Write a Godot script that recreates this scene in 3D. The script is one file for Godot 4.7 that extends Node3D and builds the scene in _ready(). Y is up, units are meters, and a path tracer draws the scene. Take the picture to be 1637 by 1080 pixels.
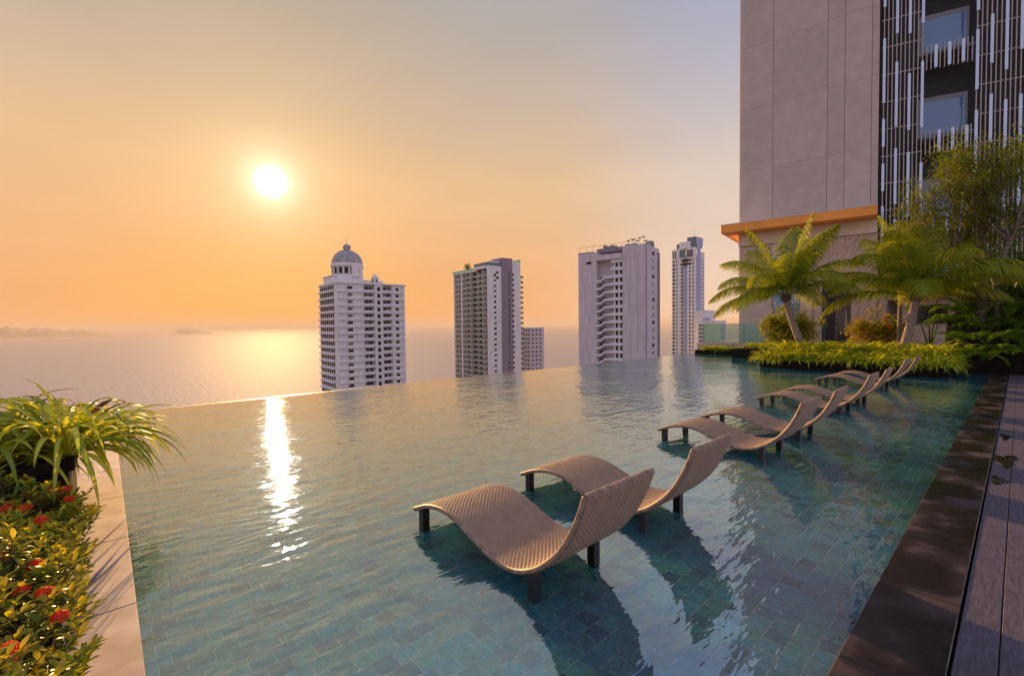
extends Node3D
# A sunset infinity pool on a high hotel terrace. Metres; y = 0 is the pool's water level, the pool's long side runs along z.

var M := {}
var taken := {}
var cam_at := Vector3(0, 1.7, 0)

# ------------------------------------------------------------------ mesh collector
class MB:
	var v := PackedVector3Array()
	var n := PackedVector3Array()
	var c := PackedColorArray()
	var u := PackedVector2Array()
	var i := PackedInt32Array()
	var col := Color(1, 1, 1)
	func vert(p: Vector3, nn: Vector3, uv := Vector2.ZERO) -> int:
		v.append(p); n.append(nn); c.append(col); u.append(uv)
		return v.size() - 1
	func quad(a: Vector3, b: Vector3, cc: Vector3, d: Vector3) -> void:   # counter-clockwise seen from outside
		var nn := (b - a).cross(cc - a)
		if nn.length_squared() < 1e-14: nn = (cc - a).cross(d - a)
		nn = nn.normalized()
		var k := v.size()
		vert(a, nn, Vector2(0, 0)); vert(b, nn, Vector2(1, 0)); vert(cc, nn, Vector2(1, 1)); vert(d, nn, Vector2(0, 1))
		i.append_array(PackedInt32Array([k, k + 2, k + 1, k, k + 3, k + 2]))
	func tri(a: Vector3, b: Vector3, cc: Vector3) -> void:
		var nn := (b - a).cross(cc - a).normalized()
		var k := v.size()
		vert(a, nn); vert(b, nn); vert(cc, nn)
		i.append_array(PackedInt32Array([k, k + 2, k + 1]))
	func box(a: Vector3, b: Vector3) -> void:
		var p := func(x, y, z): return Vector3(b.x if x else a.x, b.y if y else a.y, b.z if z else a.z)
		quad(p.call(0, 0, 1), p.call(1, 0, 1), p.call(1, 1, 1), p.call(0, 1, 1))
		quad(p.call(1, 0, 0), p.call(0, 0, 0), p.call(0, 1, 0), p.call(1, 1, 0))
		quad(p.call(1, 0, 1), p.call(1, 0, 0), p.call(1, 1, 0), p.call(1, 1, 1))
		quad(p.call(0, 0, 0), p.call(0, 0, 1), p.call(0, 1, 1), p.call(0, 1, 0))
		quad(p.call(0, 1, 1), p.call(1, 1, 1), p.call(1, 1, 0), p.call(0, 1, 0))
		quad(p.call(0, 0, 0), p.call(1, 0, 0), p.call(1, 0, 1), p.call(0, 0, 1))
	func bbox(a: Vector3, b: Vector3, e: float) -> void:   # box with chamfered edges
		var m := (a + b) / 2; var h := (b - a) / 2
		var s := func(sx, sy, sz, ax) -> Vector3:   # corner point lying on the face of axis ax
			var q := Vector3(sx * (h.x - (0.0 if ax == 0 else e)), sy * (h.y - (0.0 if ax == 1 else e)), sz * (h.z - (0.0 if ax == 2 else e)))
			return m + q
		var add := func(q: Array, out: Vector3):
			if (q[1] - q[0]).cross(q[2] - q[0]).dot(out) < 0: q.reverse()
			if q.size() == 4: quad(q[0], q[1], q[2], q[3])
			else: tri(q[0], q[1], q[2])
		for g in [-1, 1]:
			add.call([s.call(g, -1, -1, 0), s.call(g, 1, -1, 0), s.call(g, 1, 1, 0), s.call(g, -1, 1, 0)], Vector3(g, 0, 0))
			add.call([s.call(-1, g, -1, 1), s.call(1, g, -1, 1), s.call(1, g, 1, 1), s.call(-1, g, 1, 1)], Vector3(0, g, 0))
			add.call([s.call(-1, -1, g, 2), s.call(1, -1, g, 2), s.call(1, 1, g, 2), s.call(-1, 1, g, 2)], Vector3(0, 0, g))
			for k in [-1, 1]:
				add.call([s.call(g, k, -1, 0), s.call(g, k, 1, 0), s.call(g, k, 1, 1), s.call(g, k, -1, 1)], Vector3(g, k, 0))
				add.call([s.call(g, -1, k, 0), s.call(g, 1, k, 0), s.call(g, 1, k, 2), s.call(g, -1, k, 2)], Vector3(g, 0, k))
				add.call([s.call(-1, g, k, 1), s.call(1, g, k, 1), s.call(1, g, k, 2), s.call(-1, g, k, 2)], Vector3(0, g, k))
				for l in [-1, 1]:
					add.call([s.call(g, k, l, 0), s.call(g, k, l, 1), s.call(g, k, l, 2)], Vector3(g, k, l))
	func tube(path: Array, radii: Array, sides := 7) -> void:
		var first := v.size(); var np := path.size()
		var up := Vector3(0.13, 0.2, 0.97)
		for k in np:
			var d: Vector3 = (path[min(k + 1, np - 1)] - path[max(k - 1, 0)]).normalized()
			var x := d.cross(up)
			if x.length() < 0.05: x = d.cross(Vector3(1, 0, 0))
			x = x.normalized(); var y := x.cross(d).normalized(); up = y if false else up
			for j in sides + 1:
				var t := TAU * j / sides
				var o := x * cos(t) + y * sin(t)
				vert(path[k] + o * radii[k], o, Vector2(float(j) / sides, float(k) / np))
		for k in np - 1:
			for j in sides:
				var a := first + k * (sides + 1) + j; var b := a + sides + 1
				i.append_array(PackedInt32Array([a, a + 1, b, a + 1, b + 1, b]))
	func lathe(prof: Array, sides := 24, at := Vector3.ZERO) -> void:   # prof: [radius, y] from bottom to top
		var first := v.size(); var np := prof.size()
		for k in np:
			var a: Vector2 = prof[max(k - 1, 0)]; var b: Vector2 = prof[min(k + 1, np - 1)]
			var t := (b - a).normalized()
			for j in sides + 1:
				var g := TAU * j / sides
				vert(at + Vector3(prof[k].x * cos(g), prof[k].y, prof[k].x * sin(g)), Vector3(t.y * cos(g), -t.x, t.y * sin(g)).normalized(), Vector2(float(j) / sides, float(k) / np))
		for k in np - 1:
			for j in sides:
				var a := first + k * (sides + 1) + j; var b := a + sides + 1
				i.append_array(PackedInt32Array([a, a + 1, b, a + 1, b + 1, b]))
	func grid(nu: int, nv: int, f: Callable, flip := false) -> void:   # f(u, v) -> [point, normal]; u, v in 0..1
		var first := v.size()
		for b in nv + 1:
			for a in nu + 1:
				var r: Array = f.call(float(a) / nu, float(b) / nv)
				vert(r[0], r[1], Vector2(float(a) / nu, float(b) / nv))
		for b in nv:
			for a in nu:
				var k := first + b * (nu + 1) + a; var l := k + nu + 1
				if flip: i.append_array(PackedInt32Array([k, l, k + 1, k + 1, l, l + 1]))
				else: i.append_array(PackedInt32Array([k, k + 1, l, k + 1, l + 1, l]))
	func strip(pts: Array, wid: Array, side: Array, fold: float, edge0: Color, mid0: Color, tip = null) -> void:   # a leaf blade: centre line, half widths, side vectors
		var first := v.size(); var np := pts.size()
		for k in np:
			var d: Vector3 = (pts[min(k + 1, np - 1)] - pts[max(k - 1, 0)]).normalized()
			var s: Vector3 = side[k]
			var ft := float(k) / maxi(np - 1, 1)
			var edge: Color = edge0 if tip == null else edge0.lerp(tip, ft)
			var mid: Color = mid0 if tip == null else mid0.lerp(tip, ft)
			var nn := s.cross(d).normalized()
			var up := 1.0 if nn.y >= 0 else -1.0
			var lift: Vector3 = nn * float(wid[k]) * fold * up
			col = edge; vert(pts[k] - s * wid[k] + lift, (nn + s * fold * 0.8 * up).normalized())
			col = mid; vert(pts[k] - s * wid[k] * 0.25, nn)
			vert(pts[k] + s * wid[k] * 0.25, nn)
			col = edge; vert(pts[k] + s * wid[k] + lift, (nn - s * fold * 0.8 * up).normalized())
		for k in np - 1:
			for j in 3:
				var a := first + k * 4 + j; var b := a + 4
				i.append_array(PackedInt32Array([a, b, a + 1, a + 1, b, b + 1]))
	func add(o: MB, t: Transform3D, tint := Color(1, 1, 1)) -> void:
		var k := v.size()
		for q in o.v.size():
			v.append(t * o.v[q]); n.append((t.basis * o.n[q]).normalized()); c.append(o.c[q] * tint); u.append(o.u[q])
		for q in o.i.size(): i.append(o.i[q] + k)
	func mesh(mat: Material) -> ArrayMesh:
		var arr := []; arr.resize(Mesh.ARRAY_MAX)
		arr[Mesh.ARRAY_VERTEX] = v; arr[Mesh.ARRAY_NORMAL] = n; arr[Mesh.ARRAY_COLOR] = c; arr[Mesh.ARRAY_TEX_UV] = u; arr[Mesh.ARRAY_INDEX] = i
		var am := ArrayMesh.new()
		am.add_surface_from_arrays(Mesh.PRIMITIVE_TRIANGLES, arr)
		am.surface_set_material(0, mat)
		return am

# ------------------------------------------------------------------ scene helpers
func numbered(called: String) -> String:
	var k: int = taken.get(called, 0); taken[called] = k + 1
	return called if k == 0 else "%s_%03d" % [called, k]

func tag(o: Node, label := "", category := "", group := "", kind := "") -> Node:
	if label: o.set_meta("label", label)
	if category: o.set_meta("category", category)
	if group: o.set_meta("group", group)
	if kind: o.set_meta("kind", kind)
	return o

func thing(called: String, label: String, category: String, at := Vector3.ZERO, turn := 0.0, group := "") -> Node3D:
	var o := Node3D.new(); o.name = numbered(called); add_child(o)
	o.position = at; o.rotation_degrees.y = turn
	tag(o, label, category, group)
	return o

func obj(called: String, m, parent: Node = self, mat: Material = null, at := Vector3.ZERO) -> MeshInstance3D:
	var o := MeshInstance3D.new()
	o.name = numbered(called) if parent == self else called
	o.mesh = m.mesh(mat) if m is MB else m
	if not m is MB and mat: o.material_override = mat
	o.position = at
	parent.add_child(o, true)
	return o

func struct(called: String, m, mat: Material = null) -> MeshInstance3D:
	return tag(obj(called, m, self, mat), "", "", "", "structure")

func boxm(a: Vector3, b: Vector3, e := 0.0) -> MB:
	var m := MB.new()
	if e > 0: m.bbox(a, b, e)
	else: m.box(a, b)
	return m

func lin(r: float, g: float, b: float, a := 1.0) -> Color:
	var c := Color(r, g, b).linear_to_srgb(); c.a = a
	return c

func noise_tex(size: int, freq: float, seed_: int, octaves := 4, ramp: Array = [], kind := FastNoiseLite.TYPE_SIMPLEX_SMOOTH) -> NoiseTexture2D:
	var f := FastNoiseLite.new(); f.noise_type = kind; f.frequency = freq; f.seed = seed_; f.fractal_octaves = octaves
	var t := NoiseTexture2D.new(); t.width = size; t.height = size; t.seamless = true; t.noise = f
	if ramp:
		var g := Gradient.new(); g.offsets = PackedFloat32Array(ramp.map(func(x): return x[0])); g.colors = PackedColorArray(ramp.map(func(x): return x[1]))
		t.color_ramp = g
	return t

func mat(key: String, col: Color, rough := 0.7, tex: Texture2D = null, scale := 1.0, bump: Texture2D = null, bump_cm := 0.1, vcol := false, world := true) -> StandardMaterial3D:
	var m := StandardMaterial3D.new()
	m.resource_name = key; m.albedo_color = col; m.roughness = rough; m.vertex_color_use_as_albedo = vcol
	if tex: m.albedo_texture = tex
	if bump: m.heightmap_enabled = true; m.heightmap_texture = bump; m.heightmap_scale = bump_cm
	if tex or bump:
		m.uv1_triplanar = true; m.uv1_world_triplanar = world; m.uv1_scale = Vector3.ONE * scale
	M[key] = m
	return m

func leaf_mat(key: String, back: Color, rough := 0.5) -> StandardMaterial3D:
	var m := mat(key, Color(1, 1, 1), rough, null, 1, null, 0, true)
	m.backlight_enabled = true; m.backlight = back; m.cull_mode = BaseMaterial3D.CULL_DISABLED
	m.metallic_specular = 0.4
	return m

func ramp(lo: float, hi: float, tint := Vector3.ONE) -> Array:
	return [[0.25, Color(lo * tint.x, lo * tint.y, lo * tint.z)], [0.75, Color(hi, hi, hi)]]

# ------------------------------------------------------------------ light
const SUN := Vector3(-0.933, 0.269, -0.240)

func mix3(stops: Array, x: float) -> Vector3:
	for k in stops.size() - 1:
		if x <= stops[k + 1][0]:
			var t: float = clampf((x - stops[k][0]) / (stops[k + 1][0] - stops[k][0]), 0, 1)
			return stops[k][1].lerp(stops[k + 1][1], t * t * (3 - 2 * t))
	return stops[-1][1]

func sky_image() -> Image:
	# hazy evening air: orange round the sun, pale rose further off, lavender opposite; fading to grey blue overhead
	var low := [[0.0, Vector3(0.95, 0.39, 0.075)], [26.0, Vector3(0.80, 0.36, 0.13)], [52.0, Vector3(0.78, 0.55, 0.39)], [75.0, Vector3(0.77, 0.66, 0.66)], [120.0, Vector3(0.76, 0.68, 0.80)], [180.0, Vector3(0.72, 0.66, 0.80)]]
	var mid := [[0.0, Vector3(0.74, 0.43, 0.19)], [30.0, Vector3(0.68, 0.45, 0.255)], [52.0, Vector3(0.61, 0.50, 0.43)], [75.0, Vector3(0.56, 0.54, 0.63)], [120.0, Vector3(0.58, 0.56, 0.72)], [180.0, Vector3(0.58, 0.56, 0.74)]]
	var high := [[0.0, Vector3(0.37, 0.33, 0.28)], [30.0, Vector3(0.34, 0.335, 0.34)], [55.0, Vector3(0.28, 0.32, 0.46)], [90.0, Vector3(0.32, 0.38, 0.57)], [180.0, Vector3(0.40, 0.45, 0.64)]]
	var w := 1024; var h := 512
	var s := SUN.normalized(); var saz := atan2(s.x, -s.z)
	var im := Image.create(w, h, false, Image.FORMAT_RGBF)
	var lows := []; var mids := []; var highs := []
	for x in w:
		var da := absf(rad_to_deg(wrapf(TAU * (x + 0.5) / w - saz, -PI, PI)))
		lows.append(mix3(low, da)); mids.append(mix3(mid, da)); highs.append(mix3(high, da))
	var glow := func(g: float) -> Vector3:
		return Vector3(0.22, 0.20, 0.13) * exp(-pow(g / 8.0, 1.2)) + Vector3(0.30, 0.30, 0.25) * exp(-pow(g / 2.6, 1.3))
	var hz := FastNoiseLite.new(); hz.noise_type = FastNoiseLite.TYPE_SIMPLEX_SMOOTH; hz.seed = 6; hz.frequency = 1.0; hz.fractal_octaves = 4
	for y in h:
		var el := 90.0 - 180.0 * (y + 0.5) / h
		var se := sin(deg_to_rad(el)); var ce := cos(deg_to_rad(el))
		for x in w:
			var c: Vector3
			if el < 17.0:
				var t := clampf(el / 17.0, 0, 1); c = lows[x].lerp(mids[x], t * t * (3 - 2 * t) * 0.5 + t * 0.5)
			else:
				var t := clampf((el - 17.0) / 22.0, 0, 1); c = mids[x].lerp(highs[x], t * (1.6 - 0.6 * t) if t < 1 else 1.0)
			if el > 39: c = c.lerp(Vector3(0.27, 0.36, 0.60), clampf((el - 39) / 45.0, 0, 1))
			var a := TAU * (x + 0.5) / w
			var g := rad_to_deg(acos(clampf(s.x * sin(a) * ce + s.y * se - s.z * cos(a) * ce, -1, 1)))
			if g < 40: c += glow.call(g)
			if el > 0: c *= 1.0 + 0.045 * hz.get_noise_3d(sin(a) * ce * 2.2, se * 9.0, cos(a) * ce * 2.2)
			im.set_pixel(x, y, Color(c.x, c.y, c.z))
	im.resize(2048, 1024, Image.INTERPOLATE_BILINEAR)
	w = 2048; h = 1024
	var px := int((fposmod(saz, TAU)) / TAU * w); var py := int(acos(s.y) / PI * h)
	for y in range(py - 40, py + 41):
		for x in range(px - 44, px + 45):
			var el := PI / 2 - PI * (y + 0.5) / h; var a := TAU * (x + 0.5) / w
			var g := rad_to_deg(acos(clampf(s.x * sin(a) * cos(el) + s.y * sin(el) - s.z * cos(a) * cos(el), -1, 1)))
			var k := im.get_pixel(posmod(x, w), y)
			var t := smoothstep(1.7, 0.9, g) * 5.0 + 0.35 * exp(-pow(g / 2.2, 2.0))
			im.set_pixel(posmod(x, w), y, Color(k.r + t, k.g + t * 0.93, k.b + t * 0.8))
	return im

func light() -> void:
	var cam := Camera3D.new(); cam.name = "camera"; add_child(cam)
	cam.position = cam_at
	cam.basis = Basis(Vector3.UP, deg_to_rad(48.1)) * Basis(Vector3.RIGHT, deg_to_rad(-1.7)) * Basis(Vector3.BACK, deg_to_rad(-0.6))
	cam.fov = 2 * rad_to_deg(atan(540.0 / 730.0))
	cam.near = 0.05; cam.far = 200000; cam.current = true
	var e := Environment.new()
	var sky := Sky.new(); var ps := PanoramaSkyMaterial.new()
	ps.panorama = ImageTexture.create_from_image(sky_image()); ps.energy_multiplier = 0.70
	sky.sky_material = ps
	e.background_mode = Environment.BG_SKY; e.sky = sky
	e.tonemap_mode = Environment.TONE_MAPPER_LINEAR; e.tonemap_exposure = 1.7
	e.fog_enabled = true; e.fog_density = 0.00013; e.fog_light_color = Color(1.0, 0.92, 0.82)
	e.sdfgi_enabled = true; e.ssao_enabled = true; e.ssil_enabled = true
	var we := WorldEnvironment.new(); we.name = "environment"; we.environment = e; add_child(we)
	var sun := DirectionalLight3D.new(); sun.name = "sun"; add_child(sun)
	sun.look_at_from_position(SUN * 10.0, Vector3.ZERO)
	sun.light_energy = 1.6; sun.light_color = Color(1.0, 0.78, 0.5); sun.light_angular_distance = 0.6; sun.shadow_enabled = true

# ------------------------------------------------------------------ materials
func materials() -> void:
	var fine := noise_tex(512, 0.03, 3, 5)
	var grain := noise_tex(512, 0.012, 5, 5, ramp(0.72, 1.0))
	var blot := noise_tex(512, 0.006, 9, 5, ramp(0.62, 1.0))
	M.fine = fine; M.grain = grain; M.blot = blot
	mat("tile", Color(1, 1, 1), 0.6, noise_tex(512, 0.02, 21, 6, [[0.2, Color(0.78, 0.80, 0.76)], [0.5, Color(0.9, 0.92, 0.9)], [0.8, Color(1, 1, 1)]]), 1.7, fine, 0.03, true)
	M.tile.roughness = 0.95; M.tile.metallic_specular = 0.12
	mat("grout", lin(0.58, 0.68, 0.71), 0.95, grain, 2.0).metallic_specular = 0.1
	mat("curb", lin(0.034, 0.021, 0.020), 0.32, noise_tex(512, 0.008, 31, 5, [[0.3, Color(0.55, 0.52, 0.52)], [0.62, Color(0.72, 0.68, 0.68)], [0.8, Color(1.0, 0.92, 0.95)]]), 0.45, fine, 0.05)
	M.curb.roughness_texture = noise_tex(512, 0.008, 31, 5, [[0.3, Color(0.35, 0.35, 0.35)], [0.62, Color(0.6, 0.6, 0.6)], [0.75, Color(1, 1, 1)]])
	M.curb.roughness = 0.75
	mat("deck", lin(0.085, 0.066, 0.098), 0.6, noise_tex(512, 0.02, 41, 5, ramp(0.80, 1.0)), 1.0, noise_tex(512, 0.03, 42, 4), 0.12)
	M.deck.uv1_scale = Vector3(4.0, 4.0, 0.5)
	mat("wet", lin(0.012, 0.012, 0.014), 0.06)
	mat("coping", lin(0.43, 0.36, 0.355), 0.75, noise_tex(512, 0.01, 51, 6, ramp(0.84, 1.0, Vector3(1, 0.97, 0.95))), 0.5, fine, 0.008)
	mat("dark_stone", lin(0.013, 0.010, 0.009), 0.8, grain, 1.2, fine, 0.05).metallic_specular = 0.2
	mat("pot", lin(0.024, 0.014, 0.011), 0.8, blot, 1.5, fine, 0.05).metallic_specular = 0.25
	mat("soil", lin(0.03, 0.02, 0.014), 0.95, grain, 3.0, fine, 0.8)
	# water of the pool: a clear sheet, rippled
	var w := StandardMaterial3D.new(); w.resource_name = "pool_water"
	w.refraction_enabled = true; w.refraction_scale = 0.045; w.albedo_color = Color(0.87, 0.95, 1.0, 0.0); w.roughness = 0.0; w.metallic = 0.30; w.metallic_specular = 0.5
	w.heightmap_enabled = true; var wn := noise_tex(1024, 0.011, 61, 4); wn.noise.fractal_gain = 0.5; w.heightmap_texture = wn; w.heightmap_scale = 0.66
	w.uv1_scale = Vector3(1, 1, 1)
	M.water = w
	var s := mat("sea", lin(0.34, 0.32, 0.32), 0.66)
	s.heightmap_enabled = true; s.heightmap_texture = noise_tex(1024, 0.012, 71, 5); s.heightmap_scale = 60.0
	s.metallic_specular = 0.062
	mat("weir", lin(0.20, 0.19, 0.15), 0.35, grain, 1.0)
	# loungers
	mat("rattan", lin(0.34, 0.225, 0.15), 0.5, noise_tex(512, 0.02, 81, 4, ramp(0.93, 1.0, Vector3(1, 0.98, 0.96))), 0.8, null, 0.0, false, false)
	mat("rattan_trim", lin(0.38, 0.24, 0.165), 0.5, grain, 2.0, fine, 0.03, false, false)
	mat("leg", lin(0.016, 0.010, 0.009), 0.4, grain, 2.0)
	# plants
	leaf_mat("blade", lin(1.0, 0.92, 0.4), 0.42)
	leaf_mat("hedge_leaf", lin(1.0, 0.92, 0.4), 0.35)
	leaf_mat("frond", lin(1.0, 0.92, 0.4), 0.42)
	leaf_mat("fern", lin(0.6, 0.7, 0.25), 0.5)
	leaf_mat("petal", lin(0.7, 0.25, 0.15), 0.6)
	mat("bark", lin(0.46, 0.35, 0.29), 0.9, noise_tex(512, 0.02, 91, 5, ramp(0.5, 1.0)), 1.5, fine, 1.0)
	mat("twig", lin(0.14, 0.09, 0.06), 0.9, grain, 3.0, fine, 0.4)
	# hotel
	mat("panel", lin(0.56, 0.43, 0.375), 0.75, noise_tex(512, 0.02, 95, 5, ramp(0.95, 1.0)), 0.12)
	for q in 3:
		var pv: StandardMaterial3D = M.panel.duplicate(); var g := 0.965 + 0.035 * q
		pv.albedo_color = lin(0.56 * g, 0.43 * g, 0.375 * g); M["panel%d" % q] = pv
	mat("joint", lin(0.14, 0.10, 0.095), 0.9)
	mat("orange", lin(0.92, 0.32, 0.03), 0.45, noise_tex(256, 0.01, 93, 4, ramp(0.92, 1.0)), 0.2)
	mat("cream", lin(0.68, 0.56, 0.43), 0.7, noise_tex(256, 0.01, 94, 4, ramp(0.92, 1.0)), 0.2)
	mat("travertine", lin(0.60, 0.46, 0.38), 0.7, noise_tex(512, 0.012, 97, 6, [[0.25, Color(0.86, 0.82, 0.79)], [0.5, Color(0.93, 0.90, 0.87)], [0.75, Color(1, 0.98, 0.95)]]), 0.8, fine, 0.03)
	mat("black", lin(0.010, 0.010, 0.012), 0.5)
	mat("backing", lin(0.006, 0.006, 0.008), 0.6, grain, 0.5)
	mat("slat", lin(0.46, 0.38, 0.36), 0.5)
	mat("fin", lin(0.64, 0.72, 0.92), 0.35)
	mat("frame", lin(0.20, 0.19, 0.21), 0.4)
	mat("roof_white", lin(0.6, 0.57, 0.55), 0.6)
	mat("brown_beam", lin(0.16, 0.10, 0.07), 0.6, grain, 1.0)
	var gl := mat("blue_glass", lin(0.09, 0.20, 0.38), 0.05); gl.metallic_specular = 1.0
	var dg := mat("dark_glass", lin(0.02, 0.022, 0.026), 0.12); dg.metallic_specular = 0.6
	var bal := StandardMaterial3D.new(); bal.resource_name = "green_glass"; bal.transparency = BaseMaterial3D.TRANSPARENCY_ALPHA
	bal.albedo_color = lin(0.10, 0.42, 0.36, 0.42); bal.roughness = 0.03; M.green_glass = bal
	mat("steel", lin(0.5, 0.5, 0.5), 0.3).metallic = 0.8
	# towers
	mat("white_wall", lin(0.80, 0.75, 0.75), 0.8, noise_tex(512, 0.012, 101, 6, ramp(0.93, 1.0, Vector3(1, 0.98, 0.97))), 0.05)
	for q in ["white_wall"]: M[q].uv1_scale = Vector3(0.12, 0.012, 0.12)
	mat("white_trim", lin(0.72, 0.68, 0.70), 0.8)
	mat("mauve_wall", lin(0.64, 0.56, 0.61), 0.85, noise_tex(512, 0.012, 102, 6, ramp(0.93, 1.0, Vector3(1, 0.98, 0.97))), 0.05)
	mat("grey_wall", lin(0.24, 0.20, 0.26), 0.85, noise_tex(512, 0.012, 103, 6, ramp(0.93, 1.0, Vector3(1, 0.98, 0.97))), 0.05)
	for q in ["mauve_wall", "grey_wall"]: M[q].uv1_scale = Vector3(0.10, 0.012, 0.10)
	mat("blue_wall", lin(0.34, 0.36, 0.52), 0.8)
	mat("dome", lin(0.48, 0.43, 0.44), 0.6, grain, 0.1)
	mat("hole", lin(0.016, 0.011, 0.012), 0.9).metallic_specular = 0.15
	mat("curtain", lin(0.22, 0.19, 0.15), 0.8)
	mat("pane_far", lin(0.05, 0.06, 0.075), 0.15)
	mat("pane_teal", lin(0.03, 0.10, 0.13), 0.12)
	mat("rail_green", lin(0.045, 0.11, 0.065), 0.25)
	mat("green_glass_far", lin(0.12, 0.55, 0.30), 0.2)
	mat("roof_grey", lin(0.22, 0.22, 0.20), 0.9)
	mat("land", lin(0.09, 0.10, 0.07), 0.95, blot, 0.01)
	mat("island", lin(0.10, 0.10, 0.10), 0.95)

# ------------------------------------------------------------------ setting
const FLOOR_Y := -0.14
const T := 0.118           # tile pitch
const POOL_X0 := -12.0
const POOL_X1 := -0.59
const POOL_Z0 := -0.11     # near end
const POOL_Z1 := -24.3     # far end

func tile_tone(r: RandomNumberGenerator) -> Color:
	var k := r.randf()
	var base := Color(0.058, 0.391, 0.533)
	if k < 0.22: base = Color(0.066, 0.396, 0.478)
	elif k < 0.42: base = Color(0.055, 0.338, 0.533)
	elif k < 0.50: base = Color(0.032, 0.214, 0.334)
	elif k < 0.64: base = Color(0.077, 0.396, 0.422)
	elif k < 0.74: base = Color(0.073, 0.439, 0.590)
	var f := r.randf_range(0.72, 1.22)
	return Color(base.r * f, base.g * f, base.b * f)

func tile_mb(w: float, l: float, drop: float) -> MB:
	var m := MB.new(); var e := 0.0007; var g := 0.0026
	var a := Vector3(-w / 2 + g, 0, -l / 2 + g); var b := Vector3(w / 2 - g, 0, l / 2 - g)
	var i := [Vector3(a.x + e, -drop, a.z + e), Vector3(b.x - e, -drop, a.z + e), Vector3(b.x - e, -drop, b.z - e), Vector3(a.x + e, -drop, b.z - e)]
	var o := [Vector3(a.x, -drop - e, a.z), Vector3(b.x, -drop - e, a.z), Vector3(b.x, -drop - e, b.z), Vector3(a.x, -drop - e, b.z)]
	var d := Vector3(0, -0.001, 0)
	m.quad(i[3], i[2], i[1], i[0])
	for k in 4:
		var q := (k + 1) % 4
		m.quad(i[k], i[q], o[q], o[k])
		m.quad(o[k], o[q], o[q] + d, o[k] + d)
	return m

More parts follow.
